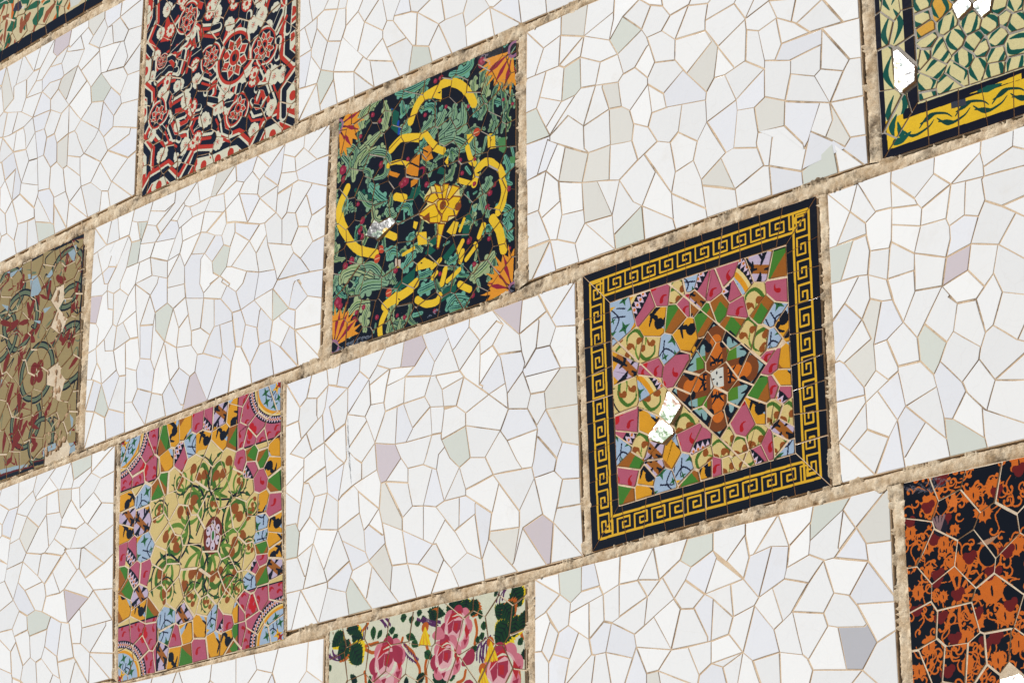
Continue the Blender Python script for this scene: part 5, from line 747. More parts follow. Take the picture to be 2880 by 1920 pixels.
PK=(194,104,126); BL=(178,198,220); GR=(82,140,46); CRE=(228,206,142); OC=(230,170,36); BRN=(172,108,28); BLK=(16,16,26); LAV=(206,190,212); RDD=(186,26,24)
def star(cv,p,s,a0=0,c=(52,112,60)):
    pts=[]
    for k in range(8):
        a=a0+k*math.pi/4; r=s if k%2==0 else s*.34
        pts.append((p[0]+r*math.cos(a),p[1]+r*math.sin(a)))
    cv.poly(pts,c); cv.disc(p,s*.13,(20,50,30))
def comma(cv,p,s,a,c):
    q=[(p[0]+s*x*math.cos(a)-s*y*math.sin(a),p[1]+s*x*math.sin(a)+s*y*math.cos(a)) for x,y in ((0,0),(.5,.5),(1.2,.55),(1.9,.1))]
    cv.stroke(q,[s*1.0,s*.8,s*.4,s*.1],c)
def sheet_pink(cv,o=(0,0),sx=1,sy=1):
    T=lambda x,y:(o[0]+sx*x,o[1]+sy*y)
    cv.poly([T(0,0),T(200,0),T(200,200),T(0,200)],PK)
    for (x,y,a) in ((170,30,1.2),(178,75,1.9),(160,110,.5),(110,165,2.6),(60,178,.2),(25,165,.4),(182,150,2.2),(140,182,3.4),(150,55,2.),(160,5,1.),(180,185,.6),(20,188,0.3),(90,190,.2)): comma(cv,T(x,y),8.5,a*sx*sy,RDD)
    for (x,y) in ((130,128),(118,142),(142,142),(136,160)): cv.disc(T(x,y),9,(204,34,34))
    cv.stroke([T(198,0),T(198,198),T(0,198)],5,BLK,smooth=False)
    cv.poly([T(x,y) for x,y in arcpts(148,0,90)]+[T(0,0)],BLK)
    for k in range(19):
        a=math.radians(2+k*86/18.); c_=T(134*math.cos(a),134*math.sin(a)); r=9.5
        d=[(math.cos(a),math.sin(a)),(-math.sin(a),math.cos(a))]
        cv.poly([(c_[0]+sx*r*(d[0][0]*i+d[1][0]*j*.62),c_[1]+sy*r*(d[0][1]*i+d[1][1]*j*.62)) for i,j in ((1.25,0),(0,1),(-1.25,0),(0,-1))],(226,204,222))
        cv.disc(c_,2.8,(214,130,40))
    cv.poly([T(x,y) for x,y in arcpts(121,0,90)]+[T(0,0)],(238,216,150))
    cv.poly([T(x,y) for x,y in arcpts(114,0,90)]+[T(0,0)],(232,166,24))
    cv.poly([T(x,y) for x,y in arcpts(104,0,90)]+[T(0,0)],BL)
    cv.stroke([T(20,20),T(45,45),T(70,30)],[2,3,2],(34,34,60)); cv.stroke([T(40,30),T(45,60)],[2,3],(34,34,60)); cv.stroke([T(25,40),T(30,60)],[2,3],(34,34,60))
    for (x,y,s) in ((72,24,15),(66,58,15),(32,80,15),(14,58,13),(46,30,8)): star(cv,T(x,y),s,.3)
    star(cv,T(24,20),17,.2,(238,184,30)); star(cv,T(14,10),14,.5,(176,44,30))
def sheet_ochre(cv,o=(0,0)):
    T=lambda x,y:(o[0]+x,o[1]+y)
    cv.poly([T(0,0),T(200,0),T(200,200),T(0,200)],BL)
    cv.poly([T(0,0),T(70,0),T(0,70)],GR); cv.poly([T(200,200),T(130,200),T(200,130)],GR); cv.poly([T(200,0),T(140,0),T(200,60)],GR); cv.poly([T(0,200),T(60,200),T(0,140)],GR)
    cv.stroke([T(-20,100),T(100,-10),T(220,100),T(100,210),T(-20,100)],44,BRN)
    cv.stroke([T(0,100),T(100,10),T(200,100),T(100,190),T(0,100)],30,OC)
    cv.disc(T(100,100),58,OC)
    cv.poly([T(100,62),T(138,100),T(100,138),T(62,100)],LAV)
    cv.stroke([T(78,122),T(122,78)],13,BRN,smooth=False)
    for (x,y,f,g) in ((60,60,1,1),(140,60,-1,1),(60,140,1,-1),(140,140,-1,-1)):
        cv.stroke([T(x+34*f,y+34*g),T(x+12*f,y+20*g),T(x-6*f,y+8*g),T(x-14*f,y-10*g)],[3,7,7,2],BLK)
        cv.stroke([T(x+30*f,y+30*g),T(x+26*f,y+4*g),T(x+12*f,y-12*g),T(x+2*f,y-8*g)],[3,6,9,12],BLK)
        cv.disc(T(x+6*f,y-10*g),9,BLK)
        cv.stroke([T(x,y),T(x-20*f,y+16*g)],[8,2],BLK)
    for (x,y) in ((100,20),(100,180),(20,100),(180,100)): cv.disc(T(x,y),11,BLK); cv.stroke([T(x,y),T(x*.6+40,y*.6+40)],[9,2],BLK)
    for (x,y) in ((86,112),(112,86),(110,112),(88,88)): cv.stroke([T(x-7,y-7),T(x+3,y),T(x+9,y+9)],[2,6,2],BLK)
def scroll(cv,p,s,a,f=1,h=1.):
    """one green scroll with its black stem and two brown drops"""
    R=lambda x,y:(p[0]+s*(x*f*math.cos(a)-y*math.sin(a)),p[1]+s*(x*f*math.sin(a)+y*math.cos(a)))
    GN=(84,124,36); G2=(112,150,52); BN=(160,92,22); k=max(.6,s/50)*h
    cv.stroke([R(-.6,-1.05),R(.1,-.8),R(.5,-.15),R(.28,.42),R(-.15,.42),R(-.28,.12)],[s*.04*h,s*.13*h,s*.16*h,s*.13*h,s*.09*h,s*.03*h],GN)
    cv.stroke([R(.0,-.85),R(-.5,-.5),R(-.72,.05),R(-.55,.5)],[s*.04*h,s*.11*h,s*.11*h,s*.03*h],G2)
    cv.stroke([R(.1,-.8),R(.02,-.35),R(.2,.0)],[s*.1*h,s*.08*h,s*.02*h],G2)
    cv.stroke([R(-.75,-1.15),R(.3,-1.0),R(.82,-.3),R(.74,.4),R(.3,.85)],[2*k,3*k,3.2*k,2.6*k,1.2*k],BLK)
    for t in ((.3,-1.0,.55,-1.2),(.7,-.6,.98,-.7),(.82,-.1,1.0,.1),(.7,.5,.85,.8),(.3,.85,.02,.98)): cv.stroke([R(t[0],t[1]),R(t[2],t[3])],[5*k,1*k],(54,96,34))
    for x,y,d in ((-.2,.02,1),(-.5,.52,-1),(.28,-.02,1)):
        cv.disc(R(x,y),s*.13*h,BN); cv.stroke([R(x,y),R(x+.16*d,y-.06),R(x+.2*d,y-.26)],[s*.22*h,s*.13*h,s*.03],BN)
def sheet_cream(cv,o=(0,0)):
    T=lambda x,y:(o[0]+x,o[1]+y)
    cv.poly([T(0,0),T(200,0),T(200,200),T(0,200)],CRE)
    for x,y,a,f in ((55,60,.3,1),(150,60,-.4,-1),(60,150,2.9,-1),(150,150,3.4,1)): scroll(cv,T(x,y),50,a,f)
SHEETS={}
def get_sheets():
    if SHEETS: return SHEETS
    for n,fn in (('P',sheet_pink),('O',sheet_ochre),('C',sheet_cream)):
        c=Canvas((0,0,200,200),1.0); fn(c); SHEETS[n]=c
    c=Canvas((0,0,200,200),1.0); c.fill(CRE)
    SHEETS['W']=c
    return SHEETS
SPOT={'p':('P',165,120),'q':('P',120,165),'b':('P',50,50),'h':('P',105,105),'r':('P',92,70),'o':('O',58,52),'k':('O',100,100),'g':('O',18,182),'y':('O',30,70),'c':('C',60,70),'d':('C',150,140),'l':('O',0,30)}

def key_band(cv,p0,p1,inner,w,n):
    """Greek key between two rails, running from p0 to p1; inner = unit vector across the band"""
    YL=(238,192,48); lw=w*.052
    dx,dy=(p1[0]-p0[0])/n,(p1[1]-p0[1])/n
    B=lambda i,x,y:(p0[0]+dx*(i+x)+inner[0]*w*y,p0[1]+dy*(i+x)+inner[1]*w*y)
    cv.stroke([B(0,0,.27),B(n,0,.27)],lw*1.3,YL,smooth=False); cv.stroke([B(0,0,.76),B(n,0,.76)],lw*1.3,YL,smooth=False)
    for i in range(n):
        for seg in ([(.06,.27),(.06,.66),(.78,.66),(.78,.40),(.36,.40),(.36,.54),(.56,.54)],):
            cv.stroke([B(i,x,y) for x,y in seg],lw,YL,smooth=False)
def art_key(cv,cells):
    cv.fill(BLK)
    S_=get_sheets()
    for c in cells:
        if c['code'] in SPOT:
            s,ox,oy=SPOT[c['code']]; cv.stamp(c['poly'],S_[s],c['cen'],(ox,oy),c['rot'],.72 if s=='O' else .85)
    # the diamond in the middle
    DM=[(941,-818),(1078,-942),(946,-1068),(816,-941)]
    cv.poly(DM,BLK); cx=sum(p[0] for p in DM)/4; cy=sum(p[1] for p in DM)/4
    sh=lambda k:[(cx+(p[0]-cx)*k,cy+(p[1]-cy)*k) for p in DM]
    cv.poly(sh(.93),(150,184,184))
    R=sum(math.hypot(p[0]-cx,p[1]-cy) for p in DM)/4
    for sx,sy in ((1,1),(1,-1),(-1,1),(-1,-1)): 
        x=cx+sx*R*.30; y=cy+sy*R*.30; q=R*.13; cv.poly([(x-q,y-q),(x+q,y-q),(x+q,y+q),(x-q,y+q)],(96,146,40))
    for a in range(4):
        c_,s_=math.cos(a*math.pi/2),math.sin(a*math.pi/2)
        Q=lambda x,y:(cx+R*(x*c_-y*s_),cy+R*(x*s_+y*c_))
        cv.stroke([Q(0,0),Q(.64,0)],R*.46,(138,78,24)); cv.stroke([Q(0,0),Q(.60,0)],R*.25,(214,122,26))
        for f in (1,-1):
            cv.disc(Q(.54,.16*f),R*.075,BLK); cv.stroke([Q(.54,.16*f),Q(.66,.24*f),Q(.62,.33*f),Q(.5,.36*f)],[R*.1,R*.08,R*.05,R*.02],BLK)
            cv.stroke([Q(.22,.02*f),Q(.32,.05*f),Q(.4,.12*f)],[2,5,2],BLK); cv.stroke([Q(.18,.1*f),Q(.27,.12*f),Q(.27,.05*f)],[2,6,5],BLK)
            cv.stroke([Q(.7,.3*f),Q(.6,.42*f)],[5,2],BLK)
        cv.disc(Q(.30,0),4,BLK)
    q=R*.14; cv.poly([(cx-q,cy-q*1.1),(cx+q,cy-q*1.1),(cx+q,cy+q*1.1),(cx-q,cy+q*1.1)],(222,222,214))
    for x,y,a,b in ((0,.09,0,.03),(0,-.09,0,.03),(.08,0,.03,0),(-.08,0,.03,0)): cv.stroke([(cx+R*(x-a),cy+R*(y-b)),(cx+R*x,cy+R*y),(cx+R*(x+a),cy+R*(y+b))],[1,4,1],BLK)
    # band of Greek key
    q=KEYQ; W_=KEYW
    TL,TR,BR_,BL_=q
    def band(A,B,inn): 
        L=math.hypot(B[0]-A[0],B[1]-A[1]); d=((B[0]-A[0])/L,(B[1]-A[1])/L)
        n4=[A,B,(B[0]+inn[0]*W_-d[0]*W_,B[1]+inn[1]*W_-d[1]*W_),(A[0]+inn[0]*W_+d[0]*W_,A[1]+inn[1]*W_+d[1]*W_)]
        cv.poly(n4,BLK); 
        n=int(round((L-W_*1.2)/(W_*.56)))
        key_band(cv,(A[0]+d[0]*W_*.3,A[1]+d[1]*W_*.3),(B[0]-d[0]*W_*.3,B[1]-d[1]*W_*.3),inn,W_,n)
    band(TL,TR,(0,-1)); band(BL_,BR_,(0,1)); band(TL,BL_,(1,0)); band(TR,BR_,(-1,0))

def art_scrolls(cv,cells):
    cv.fill(CRE)
    S_=get_sheets()
    for c in cells:
        if c['code'] in SPOT:
            s,ox,oy=SPOT[c['code']]; cv.stamp(c['poly'],S_[s],c['cen'],(ox,oy),c['rot'],.72 if s=='O' else .85)
    # four corner tiles, each a quarter round of pale blue in a pink field
    for (ox,oy),sx,sy in (((-1132,-616),1,-1),((-463,-615),-1,-1),((-444,-1245),-1,1),((-1113,-1243),1,1)):
        sub=Canvas((cv.x0,cv.y0,cv.x1,cv.y1),cv.mm); sheet_pink(sub,(ox,oy),sx*.86,sy*.70)
        cv.blit(sub,[(ox,oy),(ox+sx*172,oy),(ox+sx*172,oy+sy*140),(ox,oy+sy*140)])
    cv.poly(PETALS,CRE)
    for p,s,a,f in (((-775,-786),42,.1,1),((-694,-798),44,-.1,-1),((-813,-854),46,.9,1),((-858,-784),34,.7,-1),((-617,-834),34,-.7,1),((-622,-910),46,-1.0,-1),
                    ((-876,-931),46,1.9,-1),((-636,-988),42,-1.9,1),((-923,-1013),44,2.4,1),((-790,-1027),48,2.9,-1),((-701,-1044),48,-2.9,1),((-637,-1061),38,-2.3,-1),((-904,-1051),36,3.6,-1),((-664,-1090),36,2.6,1),((-804,-1079),32,2.7,1),((-947,-842),34,1.5,1),((-739,-1106),26,3.1,1),((-564,-905),26,-1.2,1),((-577,-999),26,-1.5,-1),((-715,-869),34,3.0,1),((-617,-1098),22,2.6,1)):
        scroll(cv,p,s*(1.3 if s>=40 else 1.0),a,f,1.75)
    c=(-719,-946); cv.ell(c,38,47,(128,56,20))
    for k in range(6):
        a=k*math.pi/3+.5; cv.ell((c[0]+21*math.cos(a),c[1]+27*math.sin(a)),9,12,(220,206,220)); cv.disc((c[0]+25*math.cos(a),c[1]+31*math.sin(a)),3,(40,30,50))
    cv.ell(c,10,17,(220,206,220)); cv.ell(c,5,12,(70,130,60))

def art_olive(cv):
    OL=(176,158,112); DR=(138,50,26); G1=(118,132,104); BK=(26,28,30); PB=(170,190,200)
    cv.fill(OL); 
    def petal(p,L,w,a): cv.stroke([p,(p[0]+L*.5*math.cos(a),p[1]+L*.5*math.sin(a)),(p[0]+L*math.cos(a),p[1]+L*math.sin(a))],[w*.2,w,w*.7],DR)
    def ring(p,r): 
        cv.ring(p,r,r*.94,BK); cv.ring(p,r*.94,r*.82,G1); cv.ring(p,r*.82,r*.78,BK)
    for p,r in (((-1694,-73),80),((-1627,-168),88),((-1409,-102),90),((-1386,-324),95),((-1579,-464),75),((-1718,-188),75),((-1500,-533),70),((-1378,-204),75),((-1868,-175),90)): ring(p,r)
    for p,L,w,a in (((-1621,-346),95,20,1.57),((-1621,-346),85,20,-1.57),((-1584,-179),60,18,1.2),((-1567,-184),60,16,2.),((-1705,-36),40,22,1.6),((-1642,-77),40,28,1.2),((-1418,-85),50,20,1.5),((-1416,-109),40,22,2.6),((-1386,-212),40,26,.6),((-1383,-250),40,20,4.),((-1693,-185),50,26,.2),((-1547,-222),44,26,1.),((-1731,-141),60,18,-.5),((-1613,-234),50,22,.4),((-1708,-311),50,26,2.5),((-1701,-294),44,24,1.),((-1486,-271),60,16,-.8),((-1675,-405),60,20,1.2),((-1606,-430),60,20,.6),((-1640,-530),95,20,1.1),((-1636,-531),85,18,.8),((-1632,-532),80,16,1.5),((-1561,-483),44,20,.7),((-1488,-476),50,18,.9),((-1699,-527),60,18,1.3),((-1523,-547),40,20,2.),((-1547,-555),30,18,.4),((-1680,-559),40,18,.2),((-1356,-182),40,14,1.4),((-1368,-300),40,14,1.4),((-1383,-371),50,16,.7),((-1495,-150),60,14,1.3),((-1536,-154),60,16,1.8)): petal(p,L,w,a)
    for k in range(26):
        q=cv.rp(); petal(q,random.uniform(25,55),random.uniform(10,20),random.uniform(0,6.28))
    for k in range(170):
        q=cv.rp(); cv.stroke([q,(q[0]+random.uniform(-30,30),q[1]+random.uniform(-25,25)),(q[0]+random.uniform(-50,50),q[1]+random.uniform(-45,45))],[2,5,1],random.choice([DR,BK,G1,DR,(206,190,150),DR]))
    c=(-1534,-338); cv.disc(c,90,OL); ring(c,86)
    for k in range(4): cv.disc((c[0]+21*math.cos(k*1.571+.8),c[1]+21*math.sin(k*1.571+.8)),17,DR)
    star(cv,c,15,.2,(214,206,170)); 
    for P_ in ([(-1603,-40),(-1552,-53),(-1518,-110),(-1581,-108)],[(-1513,-69),(-1485,-57),(-1475,-89)],[(-1414,-29),(-1366,-18),(-1370,-79)],[(-1735,-92),(-1699,-111),(-1697,-131)],[(-1567,-184),(-1525,-195),(-1528,-206)],[(-1490,-563),(-1346,-568),(-1336,-602),(-1488,-587)],[(-1735,-305),(-1712,-320),(-1723,-336)],[(-1375,-493),(-1358,-510),(-1363,-550)],[(-1430,-143),(-1413,-157),(-1412,-172)],[(-1518,-168),(-1477,-174),(-1509,-184)],[(-1713,-566),(-1562,-580),(-1569,-592),(-1694,-589)],[(-1720,-8),(-1622,-15),(-1689,-26)]): cv.poly(P_,PB)
    cv.stroke([(-1761,12),(-1331,0),(-1328,-608),(-1711,-585)],12,(110,36,20),smooth=False); cv.stroke([(-2030,19),(-1760,3),(-1330,1)],9,BK,smooth=False); cv.stroke([(-1330,1),(-1334,-608)],10,BK,smooth=False); cv.stroke([(-1334,-608),(-1711,-591),(-1973,-572)],10,BK,smooth=False)

def art_leafpairs(cv,cells):
    CR=(232,222,170); GN=(22,98,84); NV=(22,18,34); YL=(246,206,50)
    cv.fill(CR)
    for c in cells:
        if c['code'] in 'zZ':
            bg=c.get('bg',CR); cv.poly(c['poly'],bg)
            cx,cy=c['cen']; a=c['rot']; s=24
            R=lambda x,y:(cx+s*(x*math.cos(a)-y*math.sin(a)),cy+s*(x*math.sin(a)+y*math.cos(a)))
            m=cv.mask(c['poly'])
            for f in (1,-1): cv.stroke([R(.15*f,-1.0*f),R(.75*f,-.55*f),R(.62*f,.2*f),R(.2*f,.95*f)],[2,9,10,2],GN,clip=m)
            for f in (1,): cv.stroke([R(1.9*f,-1.4*f),R(1.9*f,-.2*f),R(1.6*f,.9*f)],[2,10,3],GN,clip=m)
    # left frame strips
    X=lambda t:lerp(GQ[0],GQ[3],t)
    cv.stroke([(GQ[0][0]+6,GQ[0][1]+500),(GQ[3][0]+6,GQ[3][1])],19,NV,smooth=False)
    cv.poly([(GQ[3][0]+15,GQ[3][1]),(GQ[3][0]+73,GQ[3][1]),(GQ[0][0]+73,GQ[0][1]+500),(GQ[0][0]+15,GQ[0][1]+500)],CR)
    cv.stroke([(GQ[0][0]+84,GQ[0][1]+500),(GQ[3][0]+84,GQ[3][1])],24,NV,smooth=False)
    y=GQ[3][1]+90; k=0
    while y<GQ[0][1]+60:
        cx=GQ[3][0]+44
        cv.stroke([(cx-6,y+34),(cx-22,y),(cx-4,y-36)],[2,15,2],GN); cv.stroke([(cx+6,y+46),(cx+22,y+10),(cx+2,y-26)],[2,15,2],GN); y+=84
    # bottom band
    a=GQ[3]; b=GQ[2]; F=lambda t,h:(a[0]+(b[0]-a[0])*t,a[1]+(b[1]-a[1])*t+h)
    cv.poly([F(0,0),F(1,0),F(1,90),F(.10,90)],NV); cv.poly([F(.03,19),F(1,19),F(1,70),F(.03,70)],YL)
    for k in range(16):
        t=.13+k*.066; up=1 if k%2 else -1
        cv.stroke([F(t-.05,45-4*up),F(t-.01,45+15*up),F(t+.045,45+9*up),F(t+.07,45-3*up)],[2,6.5,4,1.5],(20,74,64)); cv.stroke([F(t+.02,45-4*up),F(t+.05,45-8*up),F(t+.085,45-16*up)],[2,6,1.5],(20,74,64))
    cv.poly([(1389,-526),(1403,-524),(1405,-585),(1389,-600)],NV); cv.poly([(1403,-524),(1447,-521),(1448,-542),(1405,-585)],YL)
    cv.stroke([(1431,-519),(1418,-540),(1421,-560)],[3,16,3],GN); cv.stroke([(1424,-573),(1441,-573),(1463,-564)],[14,14,3],GN); cv.stroke([(1433,-535),(1439,-559),(1450,-560)],[3,16,3],GN)
    cv.poly([(1564,-534),(1598,-536),(1599,-550),(1564,-547)],(70,74,86))
    cv.poly([(1603,-530),(1683,-528),(1730,-526),(1729,-538),(1623,-532)],YL); cv.stroke([(1628,-531),(1651,-533),(1683,-533)],[3,14,3],GN)

def art_patch(cv):
    CR=(226,212,172); G=(50,116,84); G2=(24,104,66); BR=(170,100,60); ORG=(222,124,40); BK=(14,12,22); WH=(228,230,222)
    cv.fill(CR)
    for k in range(120):
        q=cv.rp(); a=random.uniform(.9,1.6); L=random.uniform(20,42); c=random.choice([G,G,BR,G2,BR,ORG])
        pts=[(q[0]+L*t*math.cos(a)+random.uniform(-5,5),q[1]+L*t*math.sin(a)) for t in (-1,-.5,0,.5,1)]
        cv.stroke(pts,[4,14,10,16,4],c)
    for P_,c in (([(-1831,850),(-1815,854),(-1741,828),(-1748,812),(-1794,830),(-1812,819),(-1821,825)],G),([(-1734,807),(-1705,809),(-1693,783),(-1708,777),(-1746,788)],(70,66,80)),([(-1709,816),(-1655,797),(-1670,786),(-1694,794)],G),([(-1682,774),(-1612,778),(-1601,766),(-1618,755),(-1676,765)],G),
        ([(-1590,754),(-1578,761),(-1549,760),(-1549,751),(-1587,752)],G),([(-1599,768),(-1578,770),(-1573,768),(-1593,759)],ORG),([(-1776,741),(-1736,767),(-1720,760),(-1723,735),(-1746,727)],G),([(-1707,728),(-1675,750),(-1652,755),(-1646,748),(-1658,731),(-1683,721),(-1695,705),(-1705,710)],BR),([(-1639,724),(-1600,750),(-1579,745),(-1585,722),(-1595,715),(-1619,699),(-1635,711)],G),
        ([(-1584,703),(-1570,728),(-1535,740),(-1515,744),(-1524,725),(-1551,715),(-1573,695)],BR),([(-1516,718),(-1497,733),(-1482,736),(-1487,726),(-1508,715)],G),([(-1465,700),(-1451,716),(-1443,707),(-1454,692)],(206,120,10)),([(-1449,725),(-1383,702),(-1407,693),(-1445,696)],WH),([(-1770,725),(-1753,719),(-1752,698),(-1761,694),(-1768,702)],G2),([(-1827,810),(-1811,801),(-1811,775),(-1824,770)],(206,120,10)),([(-1802,795),(-1764,786),(-1769,775),(-1798,781)],BR),([(-1823,757),(-1793,754),(-1806,750),(-1822,744)],G2),([(-1816,733),(-1798,742),(-1794,735),(-1808,708),(-1813,704)],BR),([(-1830,842),(-1782,842),(-1776,836),(-1814,840)],WH),([(-1698,783),(-1677,787),(-1687,776)],WH),([(-1615,780),(-1596,775),(-1601,769)],WH)): cv.poly(P_,c)
    a,b=(-1813,668),(-1286,661); d=(b[0]-a[0],b[1]-a[1])
    cv.poly([(a[0]-900,a[1]-30),(b[0]+20,b[1]-30),(b[0]+20,b[1]+26),(a[0]-900,b[1]+26)],BK)
    cv.poly([(b[0]-22,b[1]-30),(b[0]+20,b[1]-30),(b[0]+20,b[1]+900),(b[0]-22,b[1]+900)],BK)

def art_rose(cv):
    BG=(224,224,202); G=(24,66,20); G2=(46,96,34); GK=(16,26,18); YL=(238,210,20); ORG=(196,104,22); PUR=(98,44,98); PKK=(214,130,144); MGA=(172,56,80); RED=(190,44,46); PL=(230,182,186)
    cv.fill(BG)
    for P_ in ([(69,-1322),(63,-1343),(69,-1364),(60,-1390),(63,-1426),(66,-1471)],[(-10,-1333),(18,-1354),(30,-1376),(42,-1400),(30,-1446)],[(219,-1313),(225,-1338),(219,-1364)],[(340,-1421),(356,-1445),(358,-1472),(347,-1513)],[(-140,-1264),(-159,-1277),(-172,-1279)],[(-16,-1314),(-19,-1323)],[(-143,-1321),(-121,-1331),(-93,-1332)],[(189,-1419),(183,-1436),(163,-1442)],[(358,-1360),(366,-1381)],[(-146,-1372),(-142,-1394),(-120,-1443)]): cv.stroke(P_,8,ORG)
    def leaf(A,B,w,c=G,yel=0):
        dx,dy=B[0]-A[0],B[1]-A[1]; L=math.hypot(dx,dy) or 1; ux,uy=dx/L,dy/L; n=9 if w>24 else 5
        def outline(g,ox=0.,oy=0.):
            P=[]
            for sgn in (1,-1):
                ks=range(n+1) if sgn>0 else range(n,-1,-1)
                for k in ks:
                    t=k/n; h=w*.5*g*math.sin(math.pi*min(1,t**.8))
                    for tt,hh in ((t,h),(min(1,t+.06),h*.82)) if w>24 else ((t,h),):
                        P.append((A[0]-ux*L*.04+ux*L*tt*1.06-uy*hh*sgn+ox,A[1]-uy*L*.04+uy*L*tt*1.06+ux*hh*sgn+oy))
            return P
        if yel: cv.poly(outline(1.25,-uy*5,ux*5),YL if yel==1 else ORG)
        cv.poly(outline(1.0),c)
        cv.stroke([A,(A[0]+dx*.9,A[1]+dy*.9)],[2,w*.16,1],GK)
        for k in range(1,5):
            t=k/5.5
            for sg in (1,-1): cv.stroke([(A[0]+dx*t,A[1]+dy*t),(A[0]+dx*(t+.14)-uy*w*.3*sg,A[1]+dy*(t+.14)+ux*w*.3*sg)],[3 if w>24 else 1.5,1],GK)
    for A,B,w,y in (((-223,-1267),(-265,-1295),42,1),((-203,-1286),(-241,-1330),46,2),((-194,-1280),(-153,-1293),40,1),((-194,-1301),(-158,-1352),58,1),((-213,-1264),(-169,-1265),30,2),
        ((135,-1262),(158,-1288),40,1),((164,-1261),(173,-1297),50,0),((193,-1265),(181,-1298),40,1),((225,-1270),(205,-1302),40,2),((228,-1304),(245,-1305),20,0),
        ((337,-1266),(364,-1308),54,1),((314,-1294),(293,-1326),50,1),((311,-1297),(341,-1334),50,2),((330,-1336),(287,-1376),64,1),((353,-1326),(338,-1372),48,1),((375,-1320),(369,-1362),40,2),((63,-1266),(126,-1287),34,0),((75,-1266),(90,-1293),30,2),
        ((-121,-1273),(-118,-1305),20,0),((-90,-1285),(-105,-1303),16,0),((-53,-1283),(-53,-1301),22,0),((-74,-1298),(-59,-1311),18,0),((-50,-1310),(-31,-1305),16,0),((-25,-1269),(-4,-1267),22,0),((12,-1269),(9,-1285),16,0),((30,-1279),(33,-1297),22,0),((42,-1283),(60,-1282),20,0),((27,-1264),(45,-1267),18,0),
        ((-4,-1310),(27,-1323),18,0),((15,-1327),(36,-1344),22,0),((57,-1360),(81,-1376),22,0),((87,-1387),(101,-1405),28,0),((84,-1410),(128,-1435),44,0),((221,-1369),(215,-1386),24,0),((245,-1321),(248,-1341),20,0),((239,-1344),(244,-1361),18,0),((227,-1350),(230,-1366),16,0),((298,-1399),(315,-1411),22,0),((323,-1393),(332,-1404),26,0),((326,-1413),(346,-1412),22,0),((368,-1404),(373,-1427),26,0),((354,-1379),(365,-1392),20,0),((39,-1405),(48,-1424),34,0),((-193,-1387),(-177,-1376),36,0),((-274,-1335),(-270,-1351),14,0),((-133,-1386),(-120,-1399),20,0),((-10,-1414),(6,-1417),26,0),((280,-1264),(291,-1270),16,0),((134,-1426),(157,-1426),20,0)):
        leaf(A,B,w,G if w>24 else G2,y)
    for P_ in ([(-90,-1262),(-78,-1273),(-68,-1284)],[(39,-1284),(66,-1295),(90,-1303),(102,-1307)],[(-25,-1330),(0,-1357),(30,-1380)],[(314,-1264),(303,-1276),(299,-1291)],[(262,-1364),(238,-1383),(235,-1410)],[(250,-1377),(247,-1400),(255,-1418)],[(-150,-1279),(-153,-1295)],[(-271,-1311),(-264,-1322),(-241,-1330)]):
        cv.stroke(P_,3.2,PUR)
        q=smooth_path(P_,6)
        for i,p in enumerate(q[:-1]): 
            for s in (1,-1): cv.ell((p[0]+9*s,p[1]+5),2.2,4.2,PUR)
    def rose(o,s,a=0.,v=1):
        R=lambda x,y:(o[0]+s*(x*math.cos(a)-y*math.sin(a))*v,o[1]+s*(x*math.sin(a)+y*math.cos(a)))
        for x,y,r,c in ((-.55,-.5,.42,PKK),(.5,-.6,.45,PKK),(0,-.75,.4,PL),(.75,0,.42,PKK),(-.75,.05,.38,MGA),(.55,.5,.4,PKK),(-.35,.55,.42,PKK),(.1,.75,.36,MGA)): cv.disc(R(x,y),s*r,c)
        cv.disc(R(0,0),s*.78,PL)
        cv.poly([R(-.6,.3),R(-.3,.75),R(.3,.8),R(.55,.3),R(.3,.5),R(-.2,.45)],RED)
        cv.poly([R(-.55,.25),R(-.1,.45),R(-.25,-.1),R(-.5,-.2)],MGA); cv.poly([R(-.1,.4),R(.45,.3),R(.35,-.1),R(.1,-.3),R(-.2,-.05)],MGA)
        cv.poly([R(-.05,.3),R(.2,.2),R(.12,-.15),R(-.1,-.05)],RED)
        cv.stroke([R(.5,.45),R(.6,0),R(.35,-.5),R(-.1,-.62)],[s*.05,s*.2,s*.18,s*.05],BG); cv.stroke([R(-.7,0),R(-.45,-.45),R(0,-.5)],[s*.04,s*.13,s*.04],BG)
        cv.stroke([R(-.2,.6),R(.2,.62),R(.5,.45)],[s*.03,s*.09,s*.03],BG)
        for x,y in ((-.8,-.55),(.8,-.45),(.65,-.9),(-.3,-.95)): cv.poly([R(x,y),R(x+.22,y+.3),R(x-.12,y+.32)],MGA)
        cv.poly([R(.7,.2),R(.95,-.3),R(.75,-.6),R(.6,-.1)],RED)
    rose((158,-1324),45,0); rose((125,-1381),45,.2); rose((-68,-1362),54,.1); cv.stroke([(-49,-1330),(-31,-1352),(-25,-1369)],[6,34,8],MGA); rose((300,-1440),58,.2); rose((191,-1506),60); rose((-15,-1499),60); cv.stroke([(84,-1322),(102,-1325),(119,-1334)],[6,30,10],PKK); cv.stroke([(181,-1402),(204,-1394),(210,-1381)],[12,32,10],MGA)
    for o,dn in (((270,-1371),1),((244,-1425),1),((57,-1301),1)):
        cv.disc(o,12,ORG)
        for k in range(6): cv.stroke([o,(o[0]+(k-2.5)*3,o[1]-18),(o[0]+(k-2.5)*7,o[1]-40)],[3,7,6],YL if k%2 else (232,176,16))
    cv.stroke([(-143,-1313),(-121,-1313),(-102,-1312)],8,ORG)

